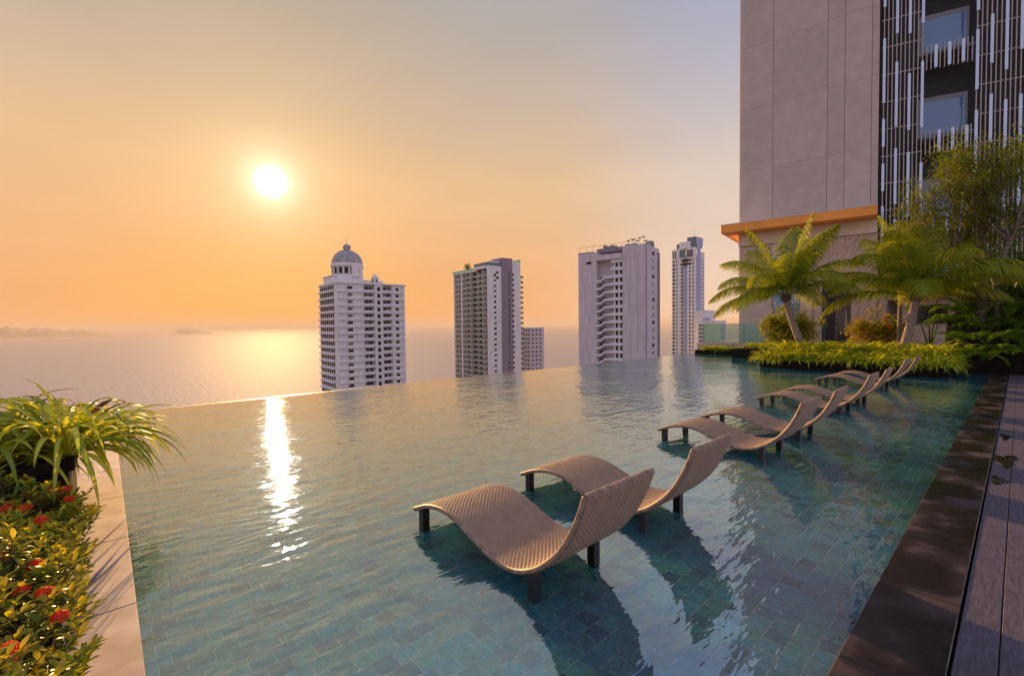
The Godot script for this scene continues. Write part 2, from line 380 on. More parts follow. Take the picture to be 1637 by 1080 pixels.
func pool() -> void:
	var r := RandomNumberGenerator.new(); r.seed = 7
	# basin: bed of mortar, end and side walls
	var bed := MB.new()
	bed.box(Vector3(POOL_X0 - 0.02, FLOOR_Y - 0.3, POOL_Z1 - 0.1), Vector3(POOL_X1 + 0.02, FLOOR_Y - 0.0012, POOL_Z0 + 0.1))
	var floor_ := struct("pool_floor", bed, M.grout)
	# tiles in running bond, rows along z; the 300 that show largest are parts of their own
	var spots := []
	var row := 0
	var x := POOL_X1 - T / 2
	while x > POOL_X0 + T / 2 + 0.12:
		var z := POOL_Z0 - T / 2 + (T / 2 if row % 2 else 0.0)
		while z > POOL_Z1 + T:
			var p := Vector3(x, FLOOR_Y, z)
			var d := cam_at.distance_to(p)
			if d < 17.0:
				spots.append([d, p])
			z -= T
		x -= T; row += 1
	var seen := func(p: Vector3) -> bool:
		var q := p - cam_at
		var fw := Vector3(-sin(deg_to_rad(48.1)), 0, -cos(deg_to_rad(48.1))); var rt := Vector3(cos(deg_to_rad(48.1)), 0, -sin(deg_to_rad(48.1)))
		var dd := q.dot(fw)
		return dd > 0.3 and absf(q.dot(rt) / dd) < 1.1 and -q.y / dd < 0.70
	spots.sort_custom(func(a, b): return a[0] < b[0])
	var tones := []
	for k in 14: tones.append(tile_tone(r))
	var variants := []
	for k in 14:
		var m := tile_mb(T, T, r.randf_range(0.0, 0.0003))
		for q in m.c.size(): m.c[q] = tones[k]
		variants.append(m)
	var meshes := variants.map(func(m): return m.mesh(M.tile))
	var rest := MB.new(); var done := 0
	for s in spots:
		var k := r.randi() % 14
		if done < 300 and seen.call(s[1]):
			var o := obj("tile", meshes[k], floor_, null, s[1])
			done += 1
		else:
			rest.add(variants[k], Transform3D(Basis(), s[1]))
	var o := obj("tiles", rest, floor_, M.tile); o.name = "small_tiles"; tag(o, "", "", "", "stuff")
	# beyond the tiles that can be told apart the floor is one sheet of the same stone
	var far := MB.new(); far.col = Color(0.06, 0.40, 0.50)
	far.quad(Vector3(POOL_X0, FLOOR_Y - 0.004, POOL_Z0), Vector3(POOL_X1, FLOOR_Y - 0.004, POOL_Z0), Vector3(POOL_X1, FLOOR_Y - 0.004, POOL_Z1), Vector3(POOL_X0, FLOOR_Y - 0.004, POOL_Z1))
	for k in far.v.size(): far.v[k] = far.v[k]
	# keep that sheet only where no tiles lie
	var fm := MB.new(); fm.col = Color(0.06, 0.40, 0.50)
	for zz in range(0, 25):
		for xx in range(0, 12):
			var a := Vector3(POOL_X1 - xx, FLOOR_Y - 0.0006, POOL_Z0 - zz); var b := Vector3(maxf(POOL_X1 - xx - 1, POOL_X0), FLOOR_Y - 0.0006, maxf(POOL_Z0 - zz - 1, POOL_Z1))
			if cam_at.distance_to(Vector3((a.x + b.x) / 2, FLOOR_Y, (a.z + b.z) / 2)) > 17.6:
				fm.quad(Vector3(b.x, a.y, a.z), Vector3(a.x, a.y, a.z), Vector3(a.x, a.y, b.z), Vector3(b.x, a.y, b.z))
	obj("far_floor", fm, floor_, M.tile)
	# two drain covers in the floor
	for dd in [[Vector3(-1.57, FLOOR_Y + 0.002, -13.62), Vector3(0.20, 0.008, 0.10), "long dark drain grate in the pool floor, the farther of two"], [Vector3(-1.50, FLOOR_Y + 0.002, -7.07), Vector3(0.10, 0.008, 0.05), "small dark drain outlet in the pool floor, the nearer of two"]]:
		var t := thing("drain_cover", dd[2], "drain", dd[0])
		obj("frame", boxm(-dd[1], dd[1], 0.004), t, M.black)
		for k in 5:
			var px: float = lerpf(-dd[1].x * 0.8, dd[1].x * 0.8, k / 4.0)
			obj("bar", boxm(Vector3(px - dd[1].x * 0.06, dd[1].y, -dd[1].z * 0.85), Vector3(px + dd[1].x * 0.06, dd[1].y + 0.004, dd[1].z * 0.85)), t, M.leg)
	# the water sheet
	var wm := MB.new()
	var nx := 110; var nz := 236
	var wave := [[0.0021, 1.15, 0.35, 0.3], [0.0014, -0.5, 1.4, 1.7], [0.0010, 2.6, 0.8, 4.0], [0.0007, 3.9, -1.5, 2.2], [0.0005, 1.2, 4.6, 0.9]]
	wm.grid(nx, nz, func(a: float, b: float) -> Array:
		var px := lerpf(POOL_X0 - 0.06, POOL_X1, a); var pz := lerpf(POOL_Z0, POOL_Z1, b)
		var hgt := 0.0; var gx := 0.0; var gz := 0.0
		for q in wave:
			var ph: float = q[1] * px * 2.2 + q[2] * pz * 2.2 + q[3]
			hgt += q[0] * sin(ph); gx += q[0] * q[1] * 2.2 * cos(ph); gz += q[0] * q[2] * 2.2 * cos(ph)
		return [Vector3(px, hgt, pz), Vector3(-gx, 1, -gz).normalized()], true)
	for k in wm.v.size(): wm.u[k] = Vector2(wm.v[k].x / 2.4, wm.v[k].z / 6.0)
	struct("pool_water", wm, M.water)
	# infinity edge: the wall the water spills over
	var weir := MB.new(); weir.bbox(Vector3(POOL_X0 - 0.16, -3.2, POOL_Z1 - 0.4), Vector3(POOL_X0 - 0.005, -0.006, POOL_Z0 + 0.5), 0.01)
	struct("infinity_edge_wall", weir, M.weir)
	# right-hand kerb of dark stone slabs
	var kerb := struct("pool_curb", boxm(Vector3(POOL_X1 + 0.01, -0.4, -20.5), Vector3(-0.215, -0.02, 1.5)), M.dark_stone)
	var z0 := 1.2
	while z0 > -20.3:
		var l := 0.98
		var sl := MB.new(); sl.bbox(Vector3(POOL_X1, -0.12, z0 - l + 0.004), Vector3(-0.21, 0.022 + r.randf_range(-0.002, 0.002), z0), 0.004)
		obj("slab", sl, kerb, M.curb)
		z0 -= l
	# the timber deck beyond it
	var base := struct("deck", boxm(Vector3(-0.205, -0.4, -21.0), Vector3(3.2, -0.05, 2.5)), M.dark_stone)
	for k in 20:
		var xa := -0.198 + k * 0.155
		var zb := 2.4 - r.randf_range(0.0, 1.5)
		while zb > -20.8:
			var l := 3.4
			var pl := MB.new(); pl.bbox(Vector3(xa, -0.05, maxf(zb - l + 0.004, -20.9)), Vector3(xa + 0.150, 0.012 + r.randf_range(-0.0015, 0.0015), minf(zb, 2.4)), 0.004)
			obj("plank", pl, base, M.deck)
			zb -= l
	# puddles left on the planks
	for p in [[Vector3(-0.10, 0, -8.0), 0.12, 0.42], [Vector3(-0.13, 0, -6.95), 0.08, 0.2], [Vector3(-0.12, 0, -9.6), 0.06, 0.3]]:
		var pm := MB.new(); var nn := 26; var pts := []
		for k in nn:
			var t := TAU * k / nn; var rr := 0.75 + 0.25 * sin(t * 3 + p[2] * 9) + r.randf_range(-0.16, 0.16)
			pts.append(p[0] + Vector3(cos(t) * p[1] * rr, 0.0165, sin(t) * p[2] * rr))
		for k in nn: pm.tri(p[0] + Vector3(0, 0.018, 0), pts[(k + 1) % nn], pts[k])
		tag(struct("puddle", pm, M.wet), "", "", "", "structure")
	# near end: pale stone coping
	var cop := struct("coping", boxm(Vector3(-12.2, -0.5, POOL_Z0 + 0.012), Vector3(-1.0, -0.02, 0.6)), M.dark_stone)
	var cx := -1.2
	while cx > -12.0:
		var sl := MB.new(); sl.bbox(Vector3(cx - 1.196, -0.10, POOL_Z0), Vector3(cx, 0.02, 0.42), 0.005)
		obj("slab", sl, cop, M.coping)
		cx -= 1.2
	# far end coping and ledges
	var fc := struct("far_coping", boxm(Vector3(-12.1, -0.4, -24.9), Vector3(-6.4, -0.03, POOL_Z1 - 0.012)), M.dark_stone)
	for k in 5:
		obj("slab", boxm(Vector3(-12.0 + k * 1.12, -0.08, -24.7), Vector3(-12.0 + k * 1.12 + 1.116, 0.05, POOL_Z1), 0.005), fc, M.dark_stone)

func terrace() -> void:
	# raised terrace between pool and hotel
	struct("terrace", boxm(Vector3(-12.3, -0.6, -34), Vector3(6, 0.55, -25.2)), M.travertine)
	struct("terrace_front", boxm(Vector3(-6.4, -0.6, -25.19), Vector3(6, 0.45, -21.9)), M.travertine)
	var t := thing("stone_step", "dark stone ledge stepping up behind the far grass planter", "step", Vector3(-8.2, 0, -24.95))
	obj("tread", boxm(Vector3(-1.6, 0.05, -0.25), Vector3(1.75, 0.22, 0.10), 0.006), t, M.dark_stone)
	obj("riser", boxm(Vector3(-1.5, 0.221, -0.26), Vector3(1.7, 0.42, -0.05), 0.006), t, M.dark_stone)
	# land and sea far below, and islands on the horizon
	var land := MB.new(); land.box(Vector3(-330, -99, -900), Vector3(500, -92, 500))
	struct("ground", land, M.land)
	var sea := MB.new()
	var rings := [0.0, 300.0, 900.0, 2500.0, 8000.0, 25000.0, 85000.0]
	for k in rings.size() - 1:
		for j in 180:
			var a := TAU * j / 180; var b := TAU * (j + 1) / 180
			var p := func(q: float, rr: float) -> Vector3: return Vector3(sin(q) * rr, -95, -cos(q) * rr)
			if k == 0: sea.tri(p.call(a, 0.0), p.call(b, rings[1]), p.call(a, rings[1]))
			else: sea.quad(p.call(a, rings[k]), p.call(b, rings[k]), p.call(b, rings[k + 1]), p.call(a, rings[k + 1]))
	for k in sea.v.size():
		sea.u[k] = Vector2(sea.v[k].x / 260.0, sea.v[k].z / 150.0); sea.n[k] = Vector3.UP
	for k in range(0, sea.i.size(), 3):
		var a := sea.v[sea.i[k]]; var nn := (sea.v[sea.i[k + 2]] - a).cross(sea.v[sea.i[k + 1]] - a)
		if nn.y < 0: var q := sea.i[k + 1]; sea.i[k + 1] = sea.i[k + 2]; sea.i[k + 2] = q
	struct("sea", sea, M.sea)
	var r := RandomNumberGenerator.new(); r.seed = 5
	for isl in [[97.5, 88.6, 8500.0, 150.0, [0.35, 0.8, 1.0, 0.72, 0.86, 0.8, 0.62, 0.66, 0.6, 0.42, 0.16, 0.0]], [84.8, 81.3, 8800.0, 112.0, [0.0, 0.8, 1.0, 0.9, 0.7, 0.45, 0.3, 0.0]]]:
		var m := MB.new(); var prof: Array = isl[4]; var d: float = isl[2]
		m.grid(44, 8, func(a: float, b: float) -> Array:
			var az := deg_to_rad(lerpf(isl[0], isl[1], a)); var f := a * (prof.size() - 1)
			var hh: float = lerpf(prof[int(f)], prof[min(int(f) + 1, prof.size() - 1)], f - int(f)) * isl[3]
			hh *= sin(PI * b) * (0.92 + 0.08 * sin(a * 71 + b * 5))
			var rr := d + (b - 0.5) * 900.0
			return [Vector3(-sin(az) * rr, -96 + hh, -cos(az) * rr), Vector3(0, 1, 0)], true)
		tag(struct("island", m, M.island), "", "", "", "structure")

# ------------------------------------------------------------------ loungers
func prof_point(t: float) -> Vector2:   # side view of a lounger: x along it from foot to head, y above the water
	var P := [Vector2(0.0, 0.118), Vector2(0.22, 0.205), Vector2(0.42, 0.236), Vector2(0.60, 0.218), Vector2(0.78, 0.165), Vector2(0.96, 0.108), Vector2(1.14, 0.078), Vector2(1.30, 0.094), Vector2(1.46, 0.165), Vector2(1.60, 0.275), Vector2(1.71, 0.40), Vector2(1.79, 0.535), Vector2(1.845, 0.66), Vector2(1.87, 0.735)]
	var f := clampf(t, 0, 1) * (P.size() - 1); var k: int = min(int(f), P.size() - 2)
	var a: Vector2 = P[max(k - 1, 0)]; var d: Vector2 = P[min(k + 2, P.size() - 1)]
	if k == 0: a = P[0] * 2 - P[1]
	if k == P.size() - 2: d = P[-1] * 2 - P[-2]
	return P[k].cubic_interpolate(P[k + 1], a, d, f - k)

func lounger() -> Node3D:
	var t := thing("pool_lounger", "x", "sun lounger", Vector3.ZERO, 0, "wicker loungers standing in the shallow pool")
	# even steps along the curve
	var n := 600; var pts := []; var cum := [0.0]
	for k in n + 1:
		pts.append(prof_point(float(k) / n))
		if k: cum.append(cum[-1] + pts[k].distance_to(pts[k - 1]))
	var total: float = cum[-1]
	var at := func(s: float) -> Array:   # arc length -> [point, normal (up side), tangent]
		var k := cum.bsearch(clampf(s, 0, total)); k = clampi(k, 1, n)
		var f: float = (s - cum[k - 1]) / maxf(cum[k] - cum[k - 1], 1e-6)
		var p: Vector2 = pts[k - 1].lerp(pts[k], f)
		var d: Vector2 = (pts[min(k + 1, n)] - pts[max(k - 2, 0)]).normalized()
		return [p, Vector2(-d.y, d.x), d]
	var half := 0.345; var rows := int(total / 0.019); var cols := 36
	var woven := func(side: float, thick: float) -> MB:
		var m := MB.new()
		var hgt := func(row: float, col: float) -> float:
			var k := floorf(row); var fr := row - k
			return 0.0080 * sqrt(maxf(0.0, sin(PI * fr))) * (0.72 + 0.28 * cos(PI * (col + k)))
		var nr := rows * 4
		var base := []
		for b in nr + 1: base.append(at.call(total * b / nr))
		var grid := PackedVector3Array()
		for b in nr + 1:
			var q: Array = base[b]
			for a in cols + 1:
				var h: float = hgt.call(float(b) / 4.0 - 1e-4, float(a)) + thick
				var p: Vector2 = q[0] + q[1] * h * side
				grid.append(Vector3(p.x, p.y, lerpf(-half, half, float(a) / cols)))
		for b in nr + 1:
			for a in cols + 1:
				var du := grid[b * (cols + 1) + min(a + 1, cols)] - grid[b * (cols + 1) + max(a - 1, 0)]
				var dv := grid[min(b + 1, nr) * (cols + 1) + a] - grid[max(b - 1, 0) * (cols + 1) + a]
				m.vert(grid[b * (cols + 1) + a], (du.cross(dv) * side).normalized(), Vector2(a, b))
		for b in nr:
			for a in cols:
				var k := b * (cols + 1) + a; var l := k + cols + 1
				if side > 0: m.i.append_array(PackedInt32Array([k, l, k + 1, k + 1, l, l + 1]))
				else: m.i.append_array(PackedInt32Array([k, k + 1, l, k + 1, l + 1, l]))
		return m
	var shell: MB = woven.call(1.0, 0.012)
	shell.add(woven.call(-1.0, 0.016), Transform3D())
	obj("woven_shell", shell, t, M.rattan)
	# twisted rope edge all round
	var ring := []
	var ns := 300
	for k in ns + 1: var q: Array = at.call(total * k / ns); ring.append(Vector3(q[0].x, q[0].y, half))
	var q1: Array = at.call(total)
	for k in range(1, 90): ring.append(Vector3(q1[0].x, q1[0].y, lerpf(half, -half, k / 90.0)))
	for k in ns + 1: var q: Array = at.call(total * (1.0 - float(k) / ns)); ring.append(Vector3(q[0].x, q[0].y, -half))
	var q0: Array = at.call(0.0)
	for k in range(1, 90): ring.append(Vector3(q0[0].x, q0[0].y, lerpf(-half, half, k / 90.0)))
	ring.append(ring[0])
	var rope := MB.new(); var sides := 8; var walked := 0.0
	for k in ring.size():
		var d: Vector3 = (ring[(k + 1) % ring.size()] - ring[(k - 1 + ring.size()) % ring.size()]).normalized()
		var x := d.cross(Vector3(0, 0, 1))
		if x.length() < 0.3: x = d.cross(Vector3(-0.25, -0.97, 0))
		x = x.normalized(); var y := d.cross(x)
		if k: walked += ring[k].distance_to(ring[k - 1])
		for j in sides + 1:
			var a := TAU * j / sides
			var rr := 0.0185 * (0.84 + 0.20 * absf(cos(a - walked * 95.0)))
			var o := x * cos(a) + y * sin(a)
			rope.vert(ring[k] + o * rr, o, Vector2(j, k))
	for k in ring.size() - 1:
		for j in sides:
			var a := k * (sides + 1) + j; var b := a + sides + 1
			rope.i.append_array(PackedInt32Array([a, b, a + 1, a + 1, b, b + 1]))
	obj("braided_edge", rope, t, M.rattan_trim)
	for lx in [0.085, 1.42]:
		var py: float = prof_point(0.03 if lx < 1 else 0.60).y
		for s in [-1, 1]:
			var z: float = s * (half - 0.042)
			var top := 0.135 if lx < 1 else 0.135
			obj("leg", boxm(Vector3(lx - 0.034, FLOOR_Y + 0.001, z - 0.034), Vector3(lx + 0.034, top, z + 0.034), 0.004), t, M.leg)
	return t

func loungers() -> void:
	var proto := lounger()
	var rows := [[-3.47, -2.31, "nearest wicker lounger, closest to the camera, facing the sea"], [-3.51, -3.60, "wicker lounger right behind the nearest one, its backrest tallest in view"],
		[-3.56, -6.43, "front wicker lounger of the second pair from the camera"], [-3.55, -7.74, "back wicker lounger of the second pair from the camera"],
		[-3.62, -10.36, "front wicker lounger of the third pair from the camera"], [-3.60, -11.62, "back wicker lounger of the third pair from the camera"],
		[-3.70, -14.70, "front wicker lounger of the farthest pair, near the long planter"], [-3.66, -15.95, "farthest wicker lounger, its back against the grass planter"]]
	for k in rows.size():
		var o: Node3D = proto
		if k:
			o = proto.duplicate(); o.name = numbered("pool_lounger"); add_child(o)
		o.position = Vector3(rows[k][0], 0, rows[k][1]); o.rotation_degrees.y = [0.0, 0.9, -0.7, 1.1, -0.4, 0.8, -1.0, 0.5][k]; o.set_meta("label", rows[k][2])

# ------------------------------------------------------------------ plants
func blade(m: MB, p: Vector3, dir: Vector3, length: float, width: float, droop: float, edge: Color, mid: Color, segs := 7, tilt := 0.0) -> void:
	var pts := []; var wid := []; var side := []
	var d := dir.normalized(); var q := p
	var s0 := d.cross(Vector3.UP)
	if s0.length() < 0.1: s0 = Vector3(1, 0, 0)
	s0 = s0.normalized().rotated(d, tilt)
	for k in segs + 1:
		var f := float(k) / segs
		pts.append(q); side.append(s0)
		wid.append(maxf(width * (0.45 + 0.55 * sin(PI * minf(f * 1.15, 0.5))) * (1.0 if f < 0.5 else 1.0 - pow((f - 0.5) / 0.5, 1.7)), 0.0004))
		q += d * (length / segs)
		d = (d + Vector3(0, -droop / segs, 0) * (0.4 + 1.2 * f)).normalized()
	m.strip(pts, wid, side, 0.35, edge, mid)

func left_planter() -> void:
	var r := RandomNumberGenerator.new(); r.seed = 17
	# square dark pot
	var t := thing("planter_pot", "large square dark pot holding the spider plant beside the pale coping", "planter", Vector3(-5.9, 0, 0.84))
	var h := 0.62
	obj("body", boxm(Vector3(-0.66, 0.021, -0.60), Vector3(0.66, h - 0.09, 0.60), 0.012), t, M.pot)
	for q in [[Vector3(-0.70, 0, -0.64), Vector3(0.70, 0, -0.55)], [Vector3(-0.70, 0, 0.55), Vector3(0.70, 0, 0.64)], [Vector3(-0.70, 0, -0.549), Vector3(-0.61, 0, 0.549)], [Vector3(0.61, 0, -0.549), Vector3(0.70, 0, 0.549)]]:
		obj("rim", boxm(q[0] + Vector3(0, h - 0.089, 0), q[1] + Vector3(0, h, 0), 0.01), t, M.pot)
	obj("soil", boxm(Vector3(-0.609, h - 0.088, -0.548), Vector3(0.609, h - 0.03, 0.548)), t, M.soil)
	var sp := thing("spider_plant", "spider plant with long arching striped leaves spilling from the square pot", "plant", Vector3(-5.9, h - 0.05, 0.84))
	var clumps := [[Vector3(0.50, 0.06, -0.60), 66, 1.0], [Vector3(0.10, 0.06, -0.60), 60, 1.0], [Vector3(0.50, 0.04, -0.12), 56, 0.3], [Vector3(-0.30, 0.04, -0.50), 50, 1.0], [Vector3(0.05, 0.06, 0.0), 60, 0.0], [Vector3(0.45, 0.04, 0.35), 56, 0.0], [Vector3(-0.35, 0.04, 0.0), 40, 0.0]]
	var done := 0; var more := MB.new()
	for cl in clumps:
		for k in cl[1]:
			var a := r.randf() * TAU; var up := r.randf_range(0.2, 1.9)
			var dir := Vector3(cos(a), up, sin(a) - cl[2] * 0.8 * r.randf())
			var m := MB.new(); var g := r.randf_range(0.8, 1.25)
			var edge := Color(0.27 * g, 0.36 * g, 0.022 * g); var mid := Color(0.68 * g, 0.64 * g, 0.07 * g)
			if r.randf() < 0.35: mid = Color(0.30 * g, 0.38 * g, 0.04 * g)
			if r.randf() < 0.05: edge = Color(0.16, 0.09, 0.05); mid = Color(0.2, 0.1, 0.05)
			blade(m, cl[0] + Vector3(cos(a), 0, sin(a)) * 0.05, dir, r.randf_range(0.58, 1.02), r.randf_range(0.018, 0.031), r.randf_range(2.0, 3.9), edge, mid, 9, r.randf_range(-0.5, 0.5))
			if r.randf() < 0.74 and done < 296: obj("leaf", m, sp, M.blade); done += 1
			else: more.add(m, Transform3D())
	tag(obj("leaves", more, sp, M.blade), "", "", "", "stuff").name = "inner_foliage"
	# low box with the flowering hedge
	var bx := thing("hedge_planter", "low dark stone box along the coping, mostly hidden under the flowering hedge", "planter", Vector3(-2.85, 0, 0.8))
	obj("wall", boxm(Vector3(-2.15, 0.021, -0.585), Vector3(2.3, 0.20, -0.50), 0.006), bx, M.dark_stone)
	obj("wall", boxm(Vector3(-2.15, 0.021, 0.55), Vector3(2.3, 0.20, 0.63), 0.006), bx, M.dark_stone)
	obj("wall", boxm(Vector3(-2.25, 0.021, -0.585), Vector3(-2.151, 0.20, 0.63), 0.006), bx, M.dark_stone)
	obj("wall", boxm(Vector3(2.301, 0.021, -0.585), Vector3(2.38, 0.20, 0.63), 0.006), bx, M.dark_stone)
	obj("soil", boxm(Vector3(-2.15, 0.03, -0.50), Vector3(2.3, 0.16, 0.55)), bx, M.soil)
	var hd := thing("flowering_hedge", "low green and yellow leaved hedge with red ixora flowers along the coping", "hedge", Vector3(-2.85, 0.15, 0.8))
	var near := []; var rest := MB.new(); var stems := MB.new(); stems.col = Color(1, 1, 1)
	var sprig_at := []
	for k in 1500:
		var p := Vector3(r.randf_range(-2.1, 2.2), 0, r.randf_range(-0.68, 0.15))
		var edge := clampf((p.z + 0.68) / 0.30, 0.0, 1.0)
		var ytop := 0.08 + 0.23 * sqrt(edge) + 0.06 * sin(p.x * 5.1 + p.z * 3) * edge + 0.045 * sin(p.x * 11.0 + p.z * 9.0) * edge
		p.y = ytop * (r.randf_range(0.9, 1.16) if r.randf() < 0.6 else r.randf_range(0.2, 0.85)) + (0.05 if r.randf() < 0.08 else 0.0)
		if p.z < -0.50: p.y = maxf(p.y, 0.07)
		sprig_at.append(p)
	for p in sprig_at:
		var lean := Vector3(r.randf_range(-0.5, 0.5), 1, r.randf_range(-0.4, 0.4) - (0.8 if p.z < -0.42 else 0.0)).normalized()
		var yel := r.randf()
		for k in r.randi_range(7, 11):
			var a := k * 2.399 + r.randf() * 0.5
			var dir := (Vector3(cos(a), 0, sin(a)) + lean * (0.25 + 0.09 * k)).normalized()
			var g := r.randf_range(0.7, 1.25)
			var young := clampf(k / 9.0, 0, 1)
			var c := Color(0.13, 0.22, 0.014).lerp(Color(0.74, 0.58, 0.025), clampf(young * yel * 1.25, 0, 1))
			c = Color(c.r * g, c.g * g, c.b * g)
			var base: Vector3 = p + lean * (0.012 * k - 0.03)
			near.append([cam_at.distance_to(base + hd.position), base, dir, r.randf_range(0.038, 0.066), c])
		stems.tube([p - lean * 0.16, p + lean * 0.06], [0.004, 0.002], 4)
	near.sort_custom(func(a, b): return a[0] < b[0])
	var parts := 0
	for q in near:
		var wp: Vector3 = q[1] + hd.position
		var inview: bool = wp.z < -wp.x * 0.105 and wp.x < -1.9
		var m := MB.new()
		blade(m, q[1], q[2], q[3], q[3] * 0.21, 0.7, q[4], q[4] * 0.9, 4)
		if parts < 290 and inview and q[1].y > 0.1:
			obj("leaf", m, hd, M.hedge_leaf); parts += 1
		else: rest.add(m, Transform3D())
	tag(obj("foliage", rest, hd, M.hedge_leaf), "", "", "", "stuff")
	obj("stems", stems, hd, M.twig).name = "branches"
	# flower heads: rounded clusters of four-petalled florets
	var fl := [[-4.5, 0.5, 0.51], [-4.63, 0.5, 0.51], [-4.78, 0.5, 0.44], [-4.45, 0.5, 0.42], [-4.78, 0.5, 0.31], [-4.77, 0.5, 0.24], [-4.09, 0.5, 0.32], [-3.58, 0.5, 0.41], [-3.42, 0.47, 0.3], [-3.01, 0.47, 0.23], [-2.73, 0.47, 0.17], [-3.13, 0.47, 0.32], [-2.48, 0.47, 0.3], [-2.58, 0.47, 0.31], [-4.47, 0.5, 0.21]]
	for f in fl:
		var m := MB.new()
		var c := Color(r.randf_range(0.62, 0.85), r.randf_range(0.03, 0.10), 0.012)
		var rad := r.randf_range(0.025, 0.037)
		for k in 46:
			var d := Vector3(r.randf_range(-1, 1), r.randf_range(-0.15, 1), r.randf_range(-1, 1)).normalized()
			var o := Vector3(d.x, d.y * 0.7, d.z) * rad * r.randf_range(0.85, 1.1)
			var x := d.cross(Vector3(0.3, 0.2, 0.9)).normalized(); var y := d.cross(x)
			var g := r.randf_range(0.65, 1.2)
			for j in 4:
				var t2 := TAU * j / 4 + r.randf() * 0.3
				var e := x * cos(t2) + y * sin(t2); var s := x * -sin(t2) + y * cos(t2)
				m.col = Color(c.r * g, c.g * g, c.b * g)
				m.tri(o, o + e * 0.011 + s * 0.004 + d * 0.003, o + e * 0.011 - s * 0.004 + d * 0.003)
				m.tri(o + e * 0.011 - s * 0.004 + d * 0.003, o + e * 0.011 + s * 0.004 + d * 0.003, o + e * 0.017)
		obj("flower", m, hd, M.petal, Vector3(f[0], f[1], f[2]) - hd.position)

func frond(m: MB, r: RandomNumberGenerator, base: Vector3, dir: Vector3, length: float, droop: float, tint: Color, dense := 58, leaf := 0.62) -> void:
	var d := dir.normalized(); var q := base; var pts := []; var dirs := []; var segs := 16
	for k in segs + 1:
		pts.append(q); dirs.append(d)
		q += d * (length / segs)
		d = (d + Vector3(0, -droop / segs, 0) * (0.35 + 1.3 * k / segs)).normalized()
	m.col = Color(0.30, 0.30, 0.06)
	var rad := []
	for k in segs + 1: rad.append(lerpf(0.022, 0.004, float(k) / segs))
	m.tube(pts, rad, 5)
	for k in dense:
		var f := 0.13 + 0.87 * float(k) / dense
		var a := f * segs; var j: int = min(int(a), segs - 1)
		var p: Vector3 = pts[j].lerp(pts[j + 1], a - j); var ax: Vector3 = dirs[j].lerp(dirs[min(j + 1, segs)], a - j).normalized()
		var side := ax.cross(Vector3.UP)
		if side.length() < 0.05: side = Vector3(1, 0, 0)
		side = side.normalized()
		var up := side.cross(ax).normalized()
		var ll := leaf * (0.45 + 0.55 * sin(PI * clampf(f * 0.95, 0, 1))) * (1.0 if f < 0.8 else lerpf(1.0, 0.45, (f - 0.8) / 0.2))
		for s in [-1.0, 1.0]:
			var g := r.randf_range(0.7, 1.25)
			var dd: Vector3 = (side * s * 1.0 + ax * (0.55 + 0.5 * f) + up * r.randf_range(-0.1, 0.4) + ax * r.randf_range(-0.15, 0.2)).normalized()
			var c := tint.lerp(Color(0.52, 0.46, 0.03), clampf(r.randf() * 0.55 + (f - 0.6) * 0.5, 0, 0.8))
			c = Color(c.r * g, c.g * g, c.b * g)
			var pp := []; var ww := []; var ss := []
			var e := dd; var z := p
			for n in 5:
				pp.append(z); ww.append([0.007, 0.014, 0.013, 0.009, 0.0008][n]); ss.append(ax)
				z += e * ll / 4.0
				e = (e + Vector3(r.randf_range(-0.08, 0.08), -0.42 - 0.16 * n, r.randf_range(-0.08, 0.08))).normalized()
			m.strip(pp, ww, ss, 0.3, c, c, c.lerp(Color(0.52, 0.50, 0.03), 0.5))

func palm(label: String, base: Vector3, top: Vector3, fronds: Array, seed_: int, rad := 0.13, leaf := 0.86) -> void:
	var r := RandomNumberGenerator.new(); r.seed = seed_
	var t := thing("palm_tree", label, "palm tree", base, 0, "palms growing out of the terrace beds")
	var path := []; var rr := []; var k2 := top - base
	for k in 41:
		var f := k / 40.0
		path.append(Vector3(k2.x * (f * 1.35 - 0.35 * f * f), k2.y * f, k2.z * (f * 1.35 - 0.35 * f * f)))
		rr.append(rad * (1.12 - 0.30 * f) * (1.0 + 0.09 * (1.0 if k % 3 == 0 else -0.4)))
	var tr := MB.new(); tr.tube(path, rr, 14)
	obj("trunk", tr, t, M.bark)
	var c: Vector3 = path[-1]
	var sh := MB.new()
	for k in 14:
		var a := k * 2.399; var o := Vector3(cos(a), 0, sin(a))
		sh.col = Color(1, 1, 1)
		sh.tube([c + o * rad * 0.5 + Vector3(0, -0.12, 0), c + o * rad * 1.15 + Vector3(0, 0.02, 0), c + o * rad * 0.9 + Vector3(0, 0.22, 0)], [0.03, 0.045, 0.018], 5)
	obj("frond_sheath", sh, t, M.twig)
	for f in fronds:
		var m := MB.new()
		var a := deg_to_rad(f[0]); var e := deg_to_rad(f[1])
		# azimuth measured in plan: 0 = towards +x, 90 = towards -z
		var d := Vector3(cos(a) * cos(e), sin(e), -sin(a) * cos(e))
		frond(m, r, c + Vector3(0, 0.05, 0), d, f[2], f[3], Color(0.13, 0.25, 0.012), int(46 * f[2]), leaf)
		obj("frond", m, t, M.frond)

